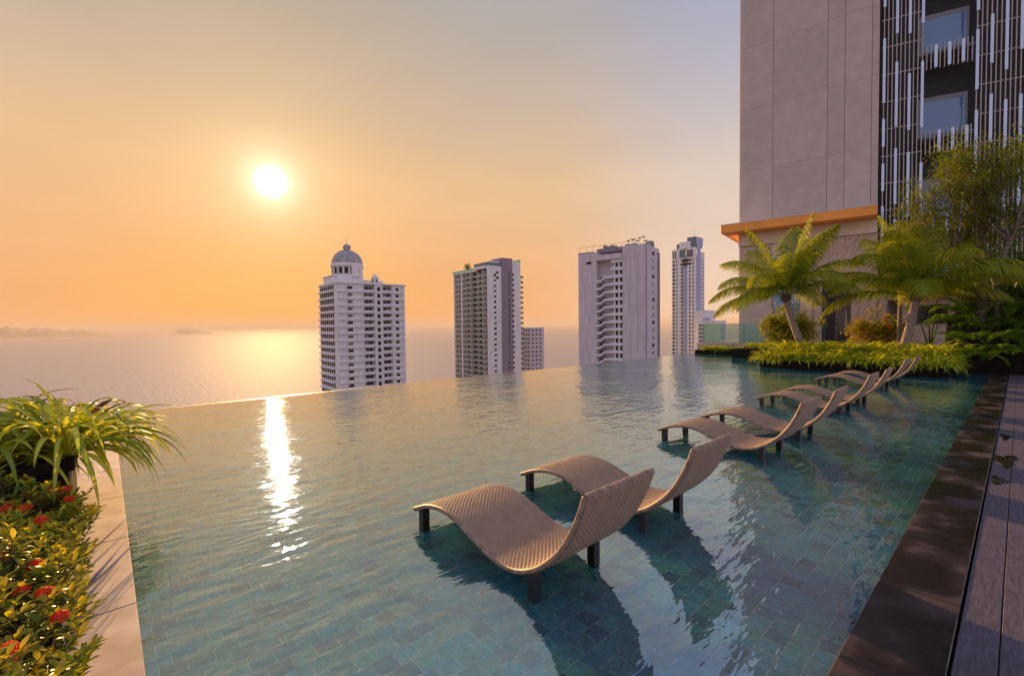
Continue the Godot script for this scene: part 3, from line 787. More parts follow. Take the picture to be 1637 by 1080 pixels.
func grass_mass(called: String, label: String, cat: String, pts: Array, seed_: int, leaf_len: float, per: int) -> void:
	var r := RandomNumberGenerator.new(); r.seed = seed_
	var m := MB.new()
	for p in pts:
		for k in per:
			var a := r.randf() * TAU; var up := r.randf_range(0.35, 1.8)
			var g := r.randf_range(0.7, 1.25)
			var edge := Color(0.36 * g, 0.46 * g, 0.022 * g); var mid := Color(0.74 * g, 0.74 * g, 0.045 * g)
			if r.randf() < 0.3: mid = Color(0.22 * g, 0.30 * g, 0.03 * g)
			blade(m, p + Vector3(cos(a), 0, sin(a)) * 0.03, Vector3(cos(a), up, sin(a)), leaf_len * r.randf_range(0.65, 1.15), r.randf_range(0.018, 0.032), r.randf_range(1.8, 3.8), edge, mid, 5, r.randf_range(-0.5, 0.5))
	var o: Node = obj(called, m, self, M.blade)
	tag(o, label, cat, "", "stuff")

func leafy(m: MB, r: RandomNumberGenerator, p: Vector3, n: int, spread: float, size: float, c0: Color, c1: Color) -> void:
	for k in n:
		var d := Vector3(r.randf_range(-1, 1), r.randf_range(-0.7, 1), r.randf_range(-1, 1)).normalized()
		var o := p + d * spread * r.randf_range(0.2, 1.0)
		var c := c0.lerp(c1, r.randf()); var g := r.randf_range(0.7, 1.2)
		c = Color(c.r * g, c.g * g, c.b * g)
		var e := (d + Vector3(r.randf_range(-0.8, 0.8), r.randf_range(-0.9, 0.3), r.randf_range(-0.8, 0.8))).normalized()
		blade(m, o, e, size * r.randf_range(0.7, 1.3), size * r.randf_range(0.17, 0.24), 0.5, c, c, 2)

func bush(called: String, label: String, at: Vector3, rad: Vector3, n: int, c0: Color, c1: Color, seed_: int, size: float) -> Node3D:
	var r := RandomNumberGenerator.new(); r.seed = seed_
	var t := thing(called, label, "shrub", at)
	var m := MB.new(); var tw := MB.new()
	for k in n:
		var d := Vector3(r.randf_range(-1, 1), r.randf_range(-0.25, 1), r.randf_range(-1, 1)).normalized() * pow(r.randf(), 0.35)
		var lump := 0.85 + 0.22 * sin(d.x * 5 + seed_) * cos(d.z * 6) + 0.1 * sin(d.y * 9)
		var p := Vector3(d.x * rad.x, rad.y * 0.45 + d.y * rad.y * 0.62, d.z * rad.z) * lump
		leafy(m, r, p, 9, size * 1.1, size, c0, c1)
		if k % 6 == 0: tw.tube([Vector3(p.x * 0.08, 0, p.z * 0.08), Vector3(p.x * 0.45, p.y * 0.6, p.z * 0.45), p], [0.02, 0.012, 0.004], 4)
	obj("branches", tw, t, M.twig)
	tag(obj("foliage", m, t, M.hedge_leaf), "", "", "", "stuff")
	return t

func fern_frond(r: RandomNumberGenerator, length: float, up: float, droop: float) -> MB:
	var m := MB.new(); var d := Vector3(1, up, 0).normalized(); var q := Vector3.ZERO; var segs := 14; var pts := []; var dirs := []
	for k in segs + 1:
		pts.append(q); dirs.append(d); q += d * length / segs
		d = (d + Vector3(0, -droop / segs, 0) * (0.4 + 1.2 * k / segs)).normalized()
	m.col = Color(0.12, 0.16, 0.03)
	m.tube(pts, pts.map(func(_p): return 0.005), 4)
	for k in 30:
		var f := 0.08 + 0.92 * k / 30.0; var a := f * segs; var j: int = min(int(a), segs - 1)
		var p: Vector3 = pts[j].lerp(pts[j + 1], a - j); var ax: Vector3 = dirs[j]
		var ll := length * 0.20 * sin(PI * clampf(0.12 + f * 0.86, 0, 1)) + 0.01
		for s in [-1.0, 1.0]:
			var g := r.randf_range(0.75, 1.2)
			var c := Color(0.14 * g, 0.32 * g, 0.02 * g).lerp(Color(0.46, 0.58, 0.03), r.randf() * 0.6)
			blade(m, p, Vector3(0, 0, s) + ax * 0.35, ll, length * 0.018, 0.6, c, c, 3)
	return m

func plants() -> void:
	var r := RandomNumberGenerator.new(); r.seed = 23
	# long planter standing in the water
	var t := thing("long_planter", "long dark stone planter box standing in the pool behind the loungers", "planter", Vector3(-4.0, 0, -20.0))
	obj("wall", boxm(Vector3(-2.55, FLOOR_Y, 1.42), Vector3(2.5, 0.27, 1.55), 0.01), t, M.dark_stone)
	obj("wall", boxm(Vector3(-2.55, FLOOR_Y, -1.6), Vector3(-2.42, 0.27, 1.418), 0.01), t, M.dark_stone)
	obj("wall", boxm(Vector3(2.37, FLOOR_Y, -1.6), Vector3(2.5, 0.27, 1.418), 0.01), t, M.dark_stone)
	obj("soil", boxm(Vector3(-2.42, FLOOR_Y, -1.6), Vector3(2.37, 0.24, 1.418)), t, M.soil)
	var pts := []
	for k in 150:
		var z := r.randf_range(-20.6, -18.52)
		pts.append(Vector3(r.randf_range(-6.45, -1.6), 0.26 + 0.34 * clampf((-18.6 - z) / 0.7, 0, 1), z))
	for k in 44: pts.append(Vector3(lerpf(-6.48, -1.52, k / 43.0), 0.26, -18.52 + r.randf_range(-0.05, 0.05)))
	for k in 16: pts.append(Vector3(-1.55 + r.randf_range(-0.05, 0.05), 0.26, r.randf_range(-20, -18.55)))
	grass_mass("striped_grass", "bright yellow green striped leaves overflowing the long planter behind the loungers", "grass", pts, 31, 0.68, 16)
	# small bed at the far corner
	var b := thing("corner_planter", "low dark planter at the far left corner of the pool", "planter", Vector3(-10.6, 0, -24.9))
	obj("box", boxm(Vector3(-1.45, 0.051, -0.38), Vector3(1.4, 0.19, 0.48), 0.01), b, M.dark_stone)
	obj("soil", boxm(Vector3(-1.35, 0.15, -0.30), Vector3(1.3, 0.20, 0.40)), b, M.soil)
	pts = []
	for k in 62: pts.append(Vector3(r.randf_range(-11.55, -9.4), 0.19, r.randf_range(-25.1, -24.5)))
	grass_mass("corner_grass", "low clump of yellow green grass at the far left pool corner", "grass", pts, 32, 0.42, 18)
	pts = []
	for k in 46: pts.append(Vector3(r.randf_range(-9.0, -6.9), 0.46, r.randf_range(-24.6, -23.4)))
	grass_mass("ledge_grass", "yellow green grass patch behind the left end of the long planter", "grass", pts, 33, 0.45, 18)
	struct("planting_bed", boxm(Vector3(-9.3, -0.4, -24.899), Vector3(-6.55, 0.42, -22.6), 0.01), M.dark_stone)
	# palms
	palm("left coconut palm leaning left over the long planter", Vector3(-5.35, 0.25, -19.9), Vector3(-5.95, 2.55, -19.3),
		[[188, 14, 2.8, 1.5], [205, 30, 2.9, 1.7], [172, 42, 3.0, 1.7], [225, 54, 2.9, 1.6], [145, 60, 3.1, 1.2], [122, 46, 2.8, 1.7], [95, 70, 3.2, 0.8], [62, 66, 3.1, 1.0], [30, 52, 2.9, 1.6], [8, 34, 2.6, 1.8], [332, 44, 2.7, 1.9], [295, 58, 2.7, 1.7], [262, 46, 2.6, 2.1], [238, 24, 2.4, 2.0], [350, 68, 3.0, 1.2], [75, 26, 2.4, 1.8], [20, 78, 3.2, 0.6], [210, 72, 3.0, 1.0]], 41)
	palm("right coconut palm leaning right beside the fern bed", Vector3(-2.75, 0.25, -20.2), Vector3(-2.38, 2.42, -20.5),
		[[190, 20, 2.8, 1.6], [172, 44, 3.0, 1.6], [208, 40, 2.8, 2.0], [150, 64, 3.0, 1.1], [230, 60, 2.7, 1.8], [118, 72, 3.1, 0.8], [80, 76, 3.1, 0.7], [50, 62, 3.0, 1.2], [22, 46, 3.0, 1.5], [0, 32, 3.1, 1.4], [342, 40, 3.0, 1.6], [312, 56, 2.8, 1.8], [282, 38, 2.4, 2.2], [255, 68, 2.8, 1.5], [100, 30, 2.4, 1.8], [32, 22, 2.7, 1.4], [200, 76, 3.0, 0.9]], 42)
	palm("short straight palm trunk standing behind the right coconut palm", Vector3(-3.2, 0.45, -23.4), Vector3(-3.17, 2.75, -23.42),
		[[180, 35, 1.7, 2.2], [120, 55, 1.7, 1.8], [60, 50, 1.7, 2.0], [0, 35, 1.7, 2.2], [300, 50, 1.6, 2.4], [240, 50, 1.6, 2.4]], 43, 0.08, 0.42)
	# shrubs
	bush("round_shrub", "rounded green and gold shrub behind the left palm trunk", Vector3(-7.0, 0.44, -23.0), Vector3(1.3, 1.95, 1.0), 760, Color(0.14, 0.22, 0.014), Color(0.60, 0.52, 0.02), 51, 0.13)
	var s2 := bush("flowering_shrub", "feathery olive and orange shrub with red blossoms right of the doorway", Vector3(-4.0, 0.44, -24.2), Vector3(1.25, 1.6, 0.8), 560, Color(0.24, 0.31, 0.015), Color(0.60, 0.42, 0.03), 52, 0.13)
	for f in [Vector3(-0.6, 1.38, 0.5), Vector3(0.35, 1.40, 0.55), Vector3(-0.85, 0.75, 0.65), Vector3(-0.25, 0.62, 0.9), Vector3(0.5, 1.0, 0.8)]:
		var m := MB.new(); m.col = Color(0.75, 0.07, 0.05)
		for k in 16:
			var d := Vector3(r.randf_range(-1, 1), r.randf_range(-1, 1), r.randf_range(-1, 1)).normalized()
			blade(m, f, d, 0.075, 0.022, 0.3, Color(0.75, 0.07, 0.05), Color(0.8, 0.12, 0.05), 2)
		obj("flower", m, s2, M.petal)
	bush("tall_shrub", "tall dark green shrub under the airy tree, rising behind the ferns", Vector3(-0.15, 0.6, -22.9), Vector3(1.55, 3.5, 0.8), 950, Color(0.05, 0.11, 0.014), Color(0.16, 0.22, 0.02), 53, 0.16)
	# fern bed at the right end
	var fb := struct("fern_bed_wall", boxm(Vector3(-1.46, -0.3, -21.88), Vector3(3.4, 0.62, -20.7), 0.01), M.dark_stone)
	struct("fern_bed_soil", boxm(Vector3(-1.40, 0.45, -23.6), Vector3(3.3, 0.66, -21.1)), M.soil)
	var variants := []
	for k in 5: variants.append(fern_frond(r, r.randf_range(0.55, 0.8), r.randf_range(0.5, 1.3), r.randf_range(1.8, 3.2)).mesh(M.fern))
	var spots := []
	var nth := ["first", "second", "third", "fourth", "fifth", "sixth", "seventh", "eighth"]
	for row in 4:
		for k in 8:
			spots.append([Vector3(-1.55 + k * 0.44 + r.randf_range(-0.12, 0.12), 0.60 + row * 0.46 + r.randf_range(-0.1, 0.1), -20.75 - row * 0.36 + r.randf_range(-0.1, 0.1)), row, k])
	for s in spots:
		var f := thing("sword_fern", "%s sword fern from the left, %s row, bed beyond the pool" % [nth[s[2]], ["lowest", "second lowest", "second highest", "highest"][s[1]]], "fern", s[0], r.randf() * 360, "sword ferns in the bed at the right end of the pool")
		f.scale = Vector3.ONE * r.randf_range(0.9, 1.4)
		for k in 11:
			var q := MeshInstance3D.new(); q.name = "frond"; q.mesh = variants[r.randi() % 5]; q.rotation = Vector3(r.randf_range(-0.2, 0.2), k * TAU / 11 + r.randf_range(-0.3, 0.3), r.randf_range(-0.1, 0.35))
			f.add_child(q, true)
	# mound of earth and trellis wall carrying the upper ferns
	var mound := MB.new()
	mound.grid(16, 8, func(a: float, b: float) -> Array:
		return [Vector3(lerpf(-1.7, 2.6, a), 0.5 + 1.45 * smoothstep(0.0, 0.9, b) * (0.9 + 0.1 * sin(a * 20)), lerpf(-20.72, -22.2, b)), Vector3(0, 0.77, 0.63)], true)
	struct("earth_mound", mound, M.soil)
	# split-leaf philodendron climbing behind the ferns
	var ph := thing("split_leaf_plant", "climbing plant with deeply cut dark leaves above the ferns at the right edge", "plant", Vector3(-0.6, 1.5, -21.9))
	var stem := MB.new(); stem.tube([Vector3(0, -0.2, 0), Vector3(0.1, 0.9, 0.1), Vector3(0.0, 2.0, 0.0)], [0.04, 0.035, 0.02], 6)
	obj("stem", stem, ph, M.twig)
	for k in 30:
		var m := MB.new(); var p := Vector3(r.randf_range(-0.9, 1.3), r.randf_range(0.1, 2.3), r.randf_range(0.0, 0.5))
		var L := r.randf_range(0.38, 0.55); var yaw := r.randf_range(-1.2, 1.2); var g := r.randf_range(0.6, 1.2)
		var c := Color(0.035 * g, 0.10 * g, 0.018 * g); var ax := Vector3(sin(yaw) * 0.7, -0.75, 0.45).normalized(); var sd := ax.cross(Vector3(0, 0.4, 1)).normalized()
		m.col = c
		m.tube([Vector3(0.05, p.y - 0.2, 0.05), p - ax * 0.05, p], [0.008, 0.007, 0.006], 4)
		m.strip([p, p + ax * L * 0.5, p + ax * L], [0.02, 0.035, 0.004], [sd, sd, sd], 0.2, c, c)
		for j in 8:
			var f := (j + 0.4) / 8.0
			for s in [-1.0, 1.0]:
				var w := L * 0.55 * sin(PI * (0.16 + 0.78 * f))
				blade(m, p + ax * L * f, sd * s + ax * (0.25 + 0.5 * f), w, L * 0.045, 0.5, c, c * 1.15, 3)
		obj("leaf", m, ph, M.fern)
	# large paddle leaves left of the ferns
	var pd := thing("paddle_leaf_plant", "broad paddle leaved plant behind the right coconut palm", "plant", Vector3(-2.2, 0.6, -22.4))
	for q in [[Vector3(-0.5, 2.05, 0.2), Vector3(0.9, 0.45, 0.3)], [Vector3(0.2, 1.9, 0.1), Vector3(0.9, -0.2, 0.4)], [Vector3(0.0, 1.5, 0.3), Vector3(-0.7, 0.3, 0.6)], [Vector3(0.3, 1.2, 0.4), Vector3(0.6, -0.4, 0.7)]]:
		var m := MB.new(); var c := Color(0.05, 0.12, 0.02)
		m.col = c; m.tube([Vector3(0, 0, 0), q[0] * 0.6, q[0]], [0.03, 0.02, 0.012], 5)
		blade(m, q[0], q[1], 0.9, 0.17, 1.6, c, c * 1.4, 8)
		obj("leaf", m, pd, M.fern)
	tree(r)

func tree(r: RandomNumberGenerator) -> void:
	var t := thing("leafy_tree", "tall airy tree with twisted trunk in front of the slatted facade", "tree", Vector3(-0.85, 0.6, -21.9))
	var wood := MB.new(); var leaves := MB.new()
	var trunk := [Vector3(0, 0, 0), Vector3(-0.12, 0.9, 0.05), Vector3(0.05, 1.8, 0.1), Vector3(-0.16, 2.7, 0.0), Vector3(-0.2, 3.5, 0.1), Vector3(0.0, 4.2, 0.15)]
	wood.tube(trunk, [0.19, 0.16, 0.17, 0.14, 0.12, 0.09], 9)
	wood.tube([Vector3(0.05, 1.8, 0.1), Vector3(-0.55, 2.4, 0.35), Vector3(-0.75, 3.1, 0.4)], [0.11, 0.1, 0.05], 7)
	wood.tube([Vector3(0.1, 0.2, 0.1), Vector3(0.35, 1.4, 0.2), Vector3(0.25, 2.6, 0.3), Vector3(0.6, 3.6, 0.3)], [0.1, 0.09, 0.08, 0.05], 7)
	obj("trunk", wood, t, M.bark)
	var br := MB.new()
	for k in 62:
		var b: Vector3 = [trunk[3], trunk[4], trunk[5], Vector3(-0.75, 3.1, 0.4), Vector3(0.6, 3.6, 0.3)][k % 5]
		var a := r.randf() * TAU
		var reach := Vector3(cos(a) * r.randf_range(0.6, 1.7), r.randf_range(0.3, 3.4), sin(a) * r.randf_range(0.4, 1.1))
		var e := b + reach
		if e.y > 7.2: e.y = 7.2 - r.randf() * 0.6
		var mid := b.lerp(e, 0.5) + Vector3(r.randf_range(-0.2, 0.2), r.randf_range(-0.1, 0.3), r.randf_range(-0.2, 0.2))
		br.tube([b, mid, e], [0.035, 0.022, 0.008], 5)
		for j in 9:
			var f := r.randf_range(0.35, 1.1)
			var p := mid.lerp(e, (f - 0.35) / 0.65) + Vector3(r.randf_range(-0.45, 0.45), r.randf_range(-0.35, 0.4), r.randf_range(-0.4, 0.4))
			br.tube([mid.lerp(e, clampf(f - 0.3, 0, 1)), p], [0.008, 0.003], 4)
			leafy(leaves, r, p, 34, 0.30, 0.10, Color(0.09, 0.17, 0.014), Color(0.30, 0.32, 0.02))
	obj("branches", br, t, M.bark)
	tag(obj("crown", leaves, t, M.hedge_leaf), "", "", "", "stuff")

# ------------------------------------------------------------------ hotel
func hotel() -> void:
	# local frame of the plain wall: x runs right along the wall from its left corner, z towards the pool
	var t := thing("hotel_building", "tall mauve panelled hotel wing with orange canopy and slatted window facade", "building", Vector3(-10.65, 0.0, -26.93), 9.6)
	var H := 78.0
	obj("core", boxm(Vector3(0.03, -90, -14), Vector3(6.02, H, -0.09)), t, M.joint)
	var cols := [0.0, 1.60, 4.02, 4.73, 5.78, 6.06]
	for k in 5:
		var y := 6.75
		while y < H - 0.1:
			var y1 := minf(y + 3.35, H)
			obj("panel", boxm(Vector3(cols[k] + 0.008, y, -0.088), Vector3(cols[k + 1] - 0.008, y1 - 0.006, 0.0), 0.004), t, M["panel%d" % ((k * 7 + int(y * 3.1)) % 3)])
			y = y1
	# side return of the wing
	for k in 4:
		var y := 0.56
		while y < H - 0.1:
			var y1 := minf(y + 6.7, H)
			obj("panel", boxm(Vector3(-0.06, y, -0.1 - (k + 1) * 3.4), Vector3(0.028, y1 - 0.012, -0.112 - k * 3.4)), t, M.panel)
			y = y1
	# canopy: orange fascia with pale top, cream beam below
	obj("canopy_fascia", boxm(Vector3(-0.55, 6.60, 1.05), Vector3(6.06, 7.03, 1.22), 0.01), t, M.orange)
	obj("canopy_fascia", boxm(Vector3(-0.72, 6.60, -3.0), Vector3(-0.552, 7.03, 1.22), 0.01), t, M.orange)
	obj("canopy_soffit", boxm(Vector3(-0.55, 6.61, 0.002), Vector3(6.06, 6.68, 1.048)), t, M.orange)
	obj("canopy_top", boxm(Vector3(-0.74, 7.031, -0.085), Vector3(6.06, 7.07, 1.235), 0.006), t, M.roof_white)
	obj("beam", boxm(Vector3(-0.05, 5.93, -0.088), Vector3(6.06, 6.598, 0.16), 0.01), t, M.cream)
	# ground floor: mauve panels, window strip, travertine with doorway
	for p in [[0.0, 1.60], [2.90, 3.48]]:
		var y := 0.55
		for y1 in [3.05, 5.925]:
			obj("panel", boxm(Vector3(p[0] + 0.006, y, -0.088), Vector3(p[1] - 0.006, y1 - 0.008, 0.0), 0.004), t, M.panel)
			y = y1
	var win := obj("window", boxm(Vector3(1.605, 0.55, -0.088), Vector3(2.895, 4.2, -0.03)), t, M.frame)
	for k in 2: obj("pane", boxm(Vector3(1.67 + k * 0.62, 0.65, -0.0295), Vector3(2.23 + k * 0.62, 4.1, -0.015)), win, M.blue_glass)
	obj("panel", boxm(Vector3(1.606, 4.206, -0.088), Vector3(2.894, 5.925, 0.0), 0.004), t, M.cream)
	# travertine cladding slabs round the doorway
	var slab := func(a: Vector2, b: Vector2): obj("cladding_slab", boxm(Vector3(a.x + 0.003, a.y, -0.088), Vector3(b.x - 0.003, b.y - 0.005, 0.05), 0.004), t, M.travertine)
	for y in [[0.55, 2.0], [2.0, 3.46]]:
		slab.call(Vector2(3.50, y[0]), Vector2(3.87, y[1])); slab.call(Vector2(5.06, y[0]), Vector2(6.08, y[1]))
	for x in [[3.50, 4.3], [4.3, 5.2], [5.2, 6.08]]:
		slab.call(Vector2(x[0], 3.46), Vector2(x[1], 4.7)); slab.call(Vector2(x[0], 4.7), Vector2(x[1], 5.925))
	# doorway: dark recess, glazed leaf
	obj("door_recess", boxm(Vector3(3.87, 0.55, -0.0885), Vector3(5.06, 3.455, -0.08)), t, M.black)
	var door := obj("door", boxm(Vector3(4.42, 0.56, -0.079), Vector3(5.04, 2.82, -0.04), 0.006), t, M.brown_beam)
	obj("pane", boxm(Vector3(4.52, 0.75, -0.0395), Vector3(4.94, 2.74, -0.03)), door, M.dark_glass)
	obj("handle", boxm(Vector3(4.86, 0.95, -0.029), Vector3(4.90, 2.25, 0.02), 0.006), door, M.steel)
	obj("transom", boxm(Vector3(3.88, 2.83, -0.079), Vector3(5.05, 2.92, -0.03), 0.005), t, M.black)
	obj("side_light", boxm(Vector3(3.93, 0.6, -0.079), Vector3(4.02, 2.6, -0.05)), t, M.pane_teal)
	# small dark lettering above the doorway
	var tm := TextMesh.new(); var ft := SystemFont.new(); ft.font_names = PackedStringArray(["Droid Sans"]); tm.font = ft
	tm.text = "ROOM"; tm.font_size = 32; tm.pixel_size = 0.0038; tm.depth = 0.012; tm.material = M.black
	var tx := MeshInstance3D.new(); tx.name = "sign_lettering"; tx.mesh = tm; tx.position = Vector3(4.60, 3.70, 0.057); t.add_child(tx)
	# low wing to the right with small windows and flat roof
	obj("low_wall", boxm(Vector3(6.09, 0.55, -0.5), Vector3(13.0, 3.0, -0.05)), t, M.travertine)
	for q in [[6.45, 1.7, 6.95, 2.72], [7.5, 1.5, 8.6, 2.4], [8.8, 1.5, 9.9, 2.4]]:
		var w := obj("window", boxm(Vector3(q[0], q[1], -0.049), Vector3(q[2], q[3], -0.02)), t, M.frame)
		obj("pane", boxm(Vector3(q[0] + 0.05, q[1] + 0.05, -0.0195), Vector3(q[2] - 0.05, q[3] - 0.05, -0.01)), w, M.dark_glass)
	obj("flat_roof", boxm(Vector3(6.7, 3.26, -0.6), Vector3(13.0, 3.40, 1.2), 0.01), t, M.roof_white)
	obj("roof_beam", boxm(Vector3(6.75, 3.0, -0.049), Vector3(13.0, 3.259, 1.1), 0.01), t, M.brown_beam)
	obj("roof_beam", boxm(Vector3(7.2, 2.72, 0.3), Vector3(13.0, 2.95, 0.5), 0.01), t, M.brown_beam)
	facade()
	# frameless glass balustrade at the far end
	var g := thing("glass_balustrade", "frameless green tinted glass balustrade at the far end of the pool terrace", "balustrade", Vector3(-12.05, 0.5, -25.45))
	var x := 0.0
	for k in 4:
		obj("pane", boxm(Vector3(x + 0.01, 0.02, -0.008), Vector3(x + 1.09, 1.13, 0.008)), g, M.green_glass)
		obj("clamp", boxm(Vector3(x - 0.012, 0.0, -0.02), Vector3(x + 0.008, 1.06, 0.02), 0.003), g, M.frame)
		x += 1.1
	for k in 2:
		obj("pane", boxm(Vector3(-0.008, 0.02, -1.10 * (k + 1) + 0.01), Vector3(0.008, 1.13, -1.10 * k - 0.03)), g, M.green_glass)

func facade() -> void:
	# slatted window facade, turned a little from the plain wall
	var t := thing("slatted_facade", "dark facade with upright slats, pale blue fins and recessed windows", "facade", Vector3(-4.58, 0, -27.95), -rad_to_deg(asin(0.35)) * -1.0)
	t.rotation_degrees.y = 20.4
	var W := 9.5; var H := 78.0; var z0 := -0.9
	obj("back_wall", boxm(Vector3(0.0, -90, -12), Vector3(W, H, z0)), t, M.backing)
	var r := RandomNumberGenerator.new(); r.seed = 77
	var st := 3.83                # storey height
	var bays := [[1.52, 3.30], [5.6, 7.4]]
	var inbay := func(u: float) -> int:
		for b in bays.size():
			if u > bays[b][0] and u < bays[b][1]: return b
		return -1
	# windows in the bays
	for k in range(-1, 17):
		var yb := 10.35 + (k - 1) * st
		for b in bays:
			var w := obj("window", boxm(Vector3(b[0], yb, z0 + 0.001), Vector3(b[1], yb + 1.85, z0 + 0.08)), t, M.frame)
			obj("pane", boxm(Vector3(b[0] + 0.10, yb + 0.1, z0 + 0.081), Vector3(b[1] - 0.10, yb + 1.62, z0 + 0.1)), w, M.blue_glass)
			obj("sill_slab", boxm(Vector3(b[0] - 0.02, yb - 0.30, z0 + 0.001), Vector3(b[1] + 0.02, yb - 0.16, -0.06)), t, M.frame)
	# rails
	for k in 44:
		var y := 4.4 + k * st / 3.0
		var inside := false
		var x := 0.0
		for seg in [[0.0, bays[0][0]], [bays[0][1], bays[1][0]], [bays[1][1], W]]:
			obj("rail", boxm(Vector3(seg[0], y, -0.075), Vector3(seg[1], y + 0.045, -0.035)), t, M.slat)
	# upright slats
	var n := int(W / 0.155)
	var slat_mesh := boxm(Vector3(-0.016, 4.3, -0.03), Vector3(0.016, H, 0.03)).mesh(M.slat)
	var short := boxm(Vector3(-0.016, 0, -0.03), Vector3(0.016, 1.08, 0.03)).mesh(M.slat)
	var fins := {}
	for k in n:
		var u := 0.07 + k * 0.155
		var b: int = inbay.call(u)
		if b < 0:
			obj("slat", slat_mesh, t, null, Vector3(u, 0, 0))
		else:
			for s in range(-1, 17):
				obj("short_slat", short, t, null, Vector3(u, 9.33 + (s - 1) * st, 0))
		# pale fins on every third slat, broken into lengths
		if k % 3 == 0:
			if b < 0:
				var y := 4.6 + r.randf() * 2.0
				while y < 44.0:
					var l: float = [1.3, 2.1, 2.6, 3.0][r.randi() % 4]
					var key := "%.1f" % l
					if not fins.has(key): fins[key] = boxm(Vector3(-0.05, 0, -0.02), Vector3(0.05, l, 0.02)).mesh(M.fin)
					obj("fin", fins[key], t, null, Vector3(u, y, 0.052))
					y += l + r.randf_range(0.7, 1.9)
			else:
				for s in range(-1, 9):
					if not fins.has("b"): fins["b"] = boxm(Vector3(-0.055, 0, -0.02), Vector3(0.055, 1.0, 0.02)).mesh(M.fin)
					obj("fin", fins["b"], t, null, Vector3(u + 0.155 * (s % 2), 9.37 + (s - 1) * st, 0.052))

# ------------------------------------------------------------------ towers
const GROUND := -92.0

func many(parent: Node, called: String, mesh: Mesh, spots: Array) -> void:
	for p in spots: obj(called, mesh, parent, null, p)

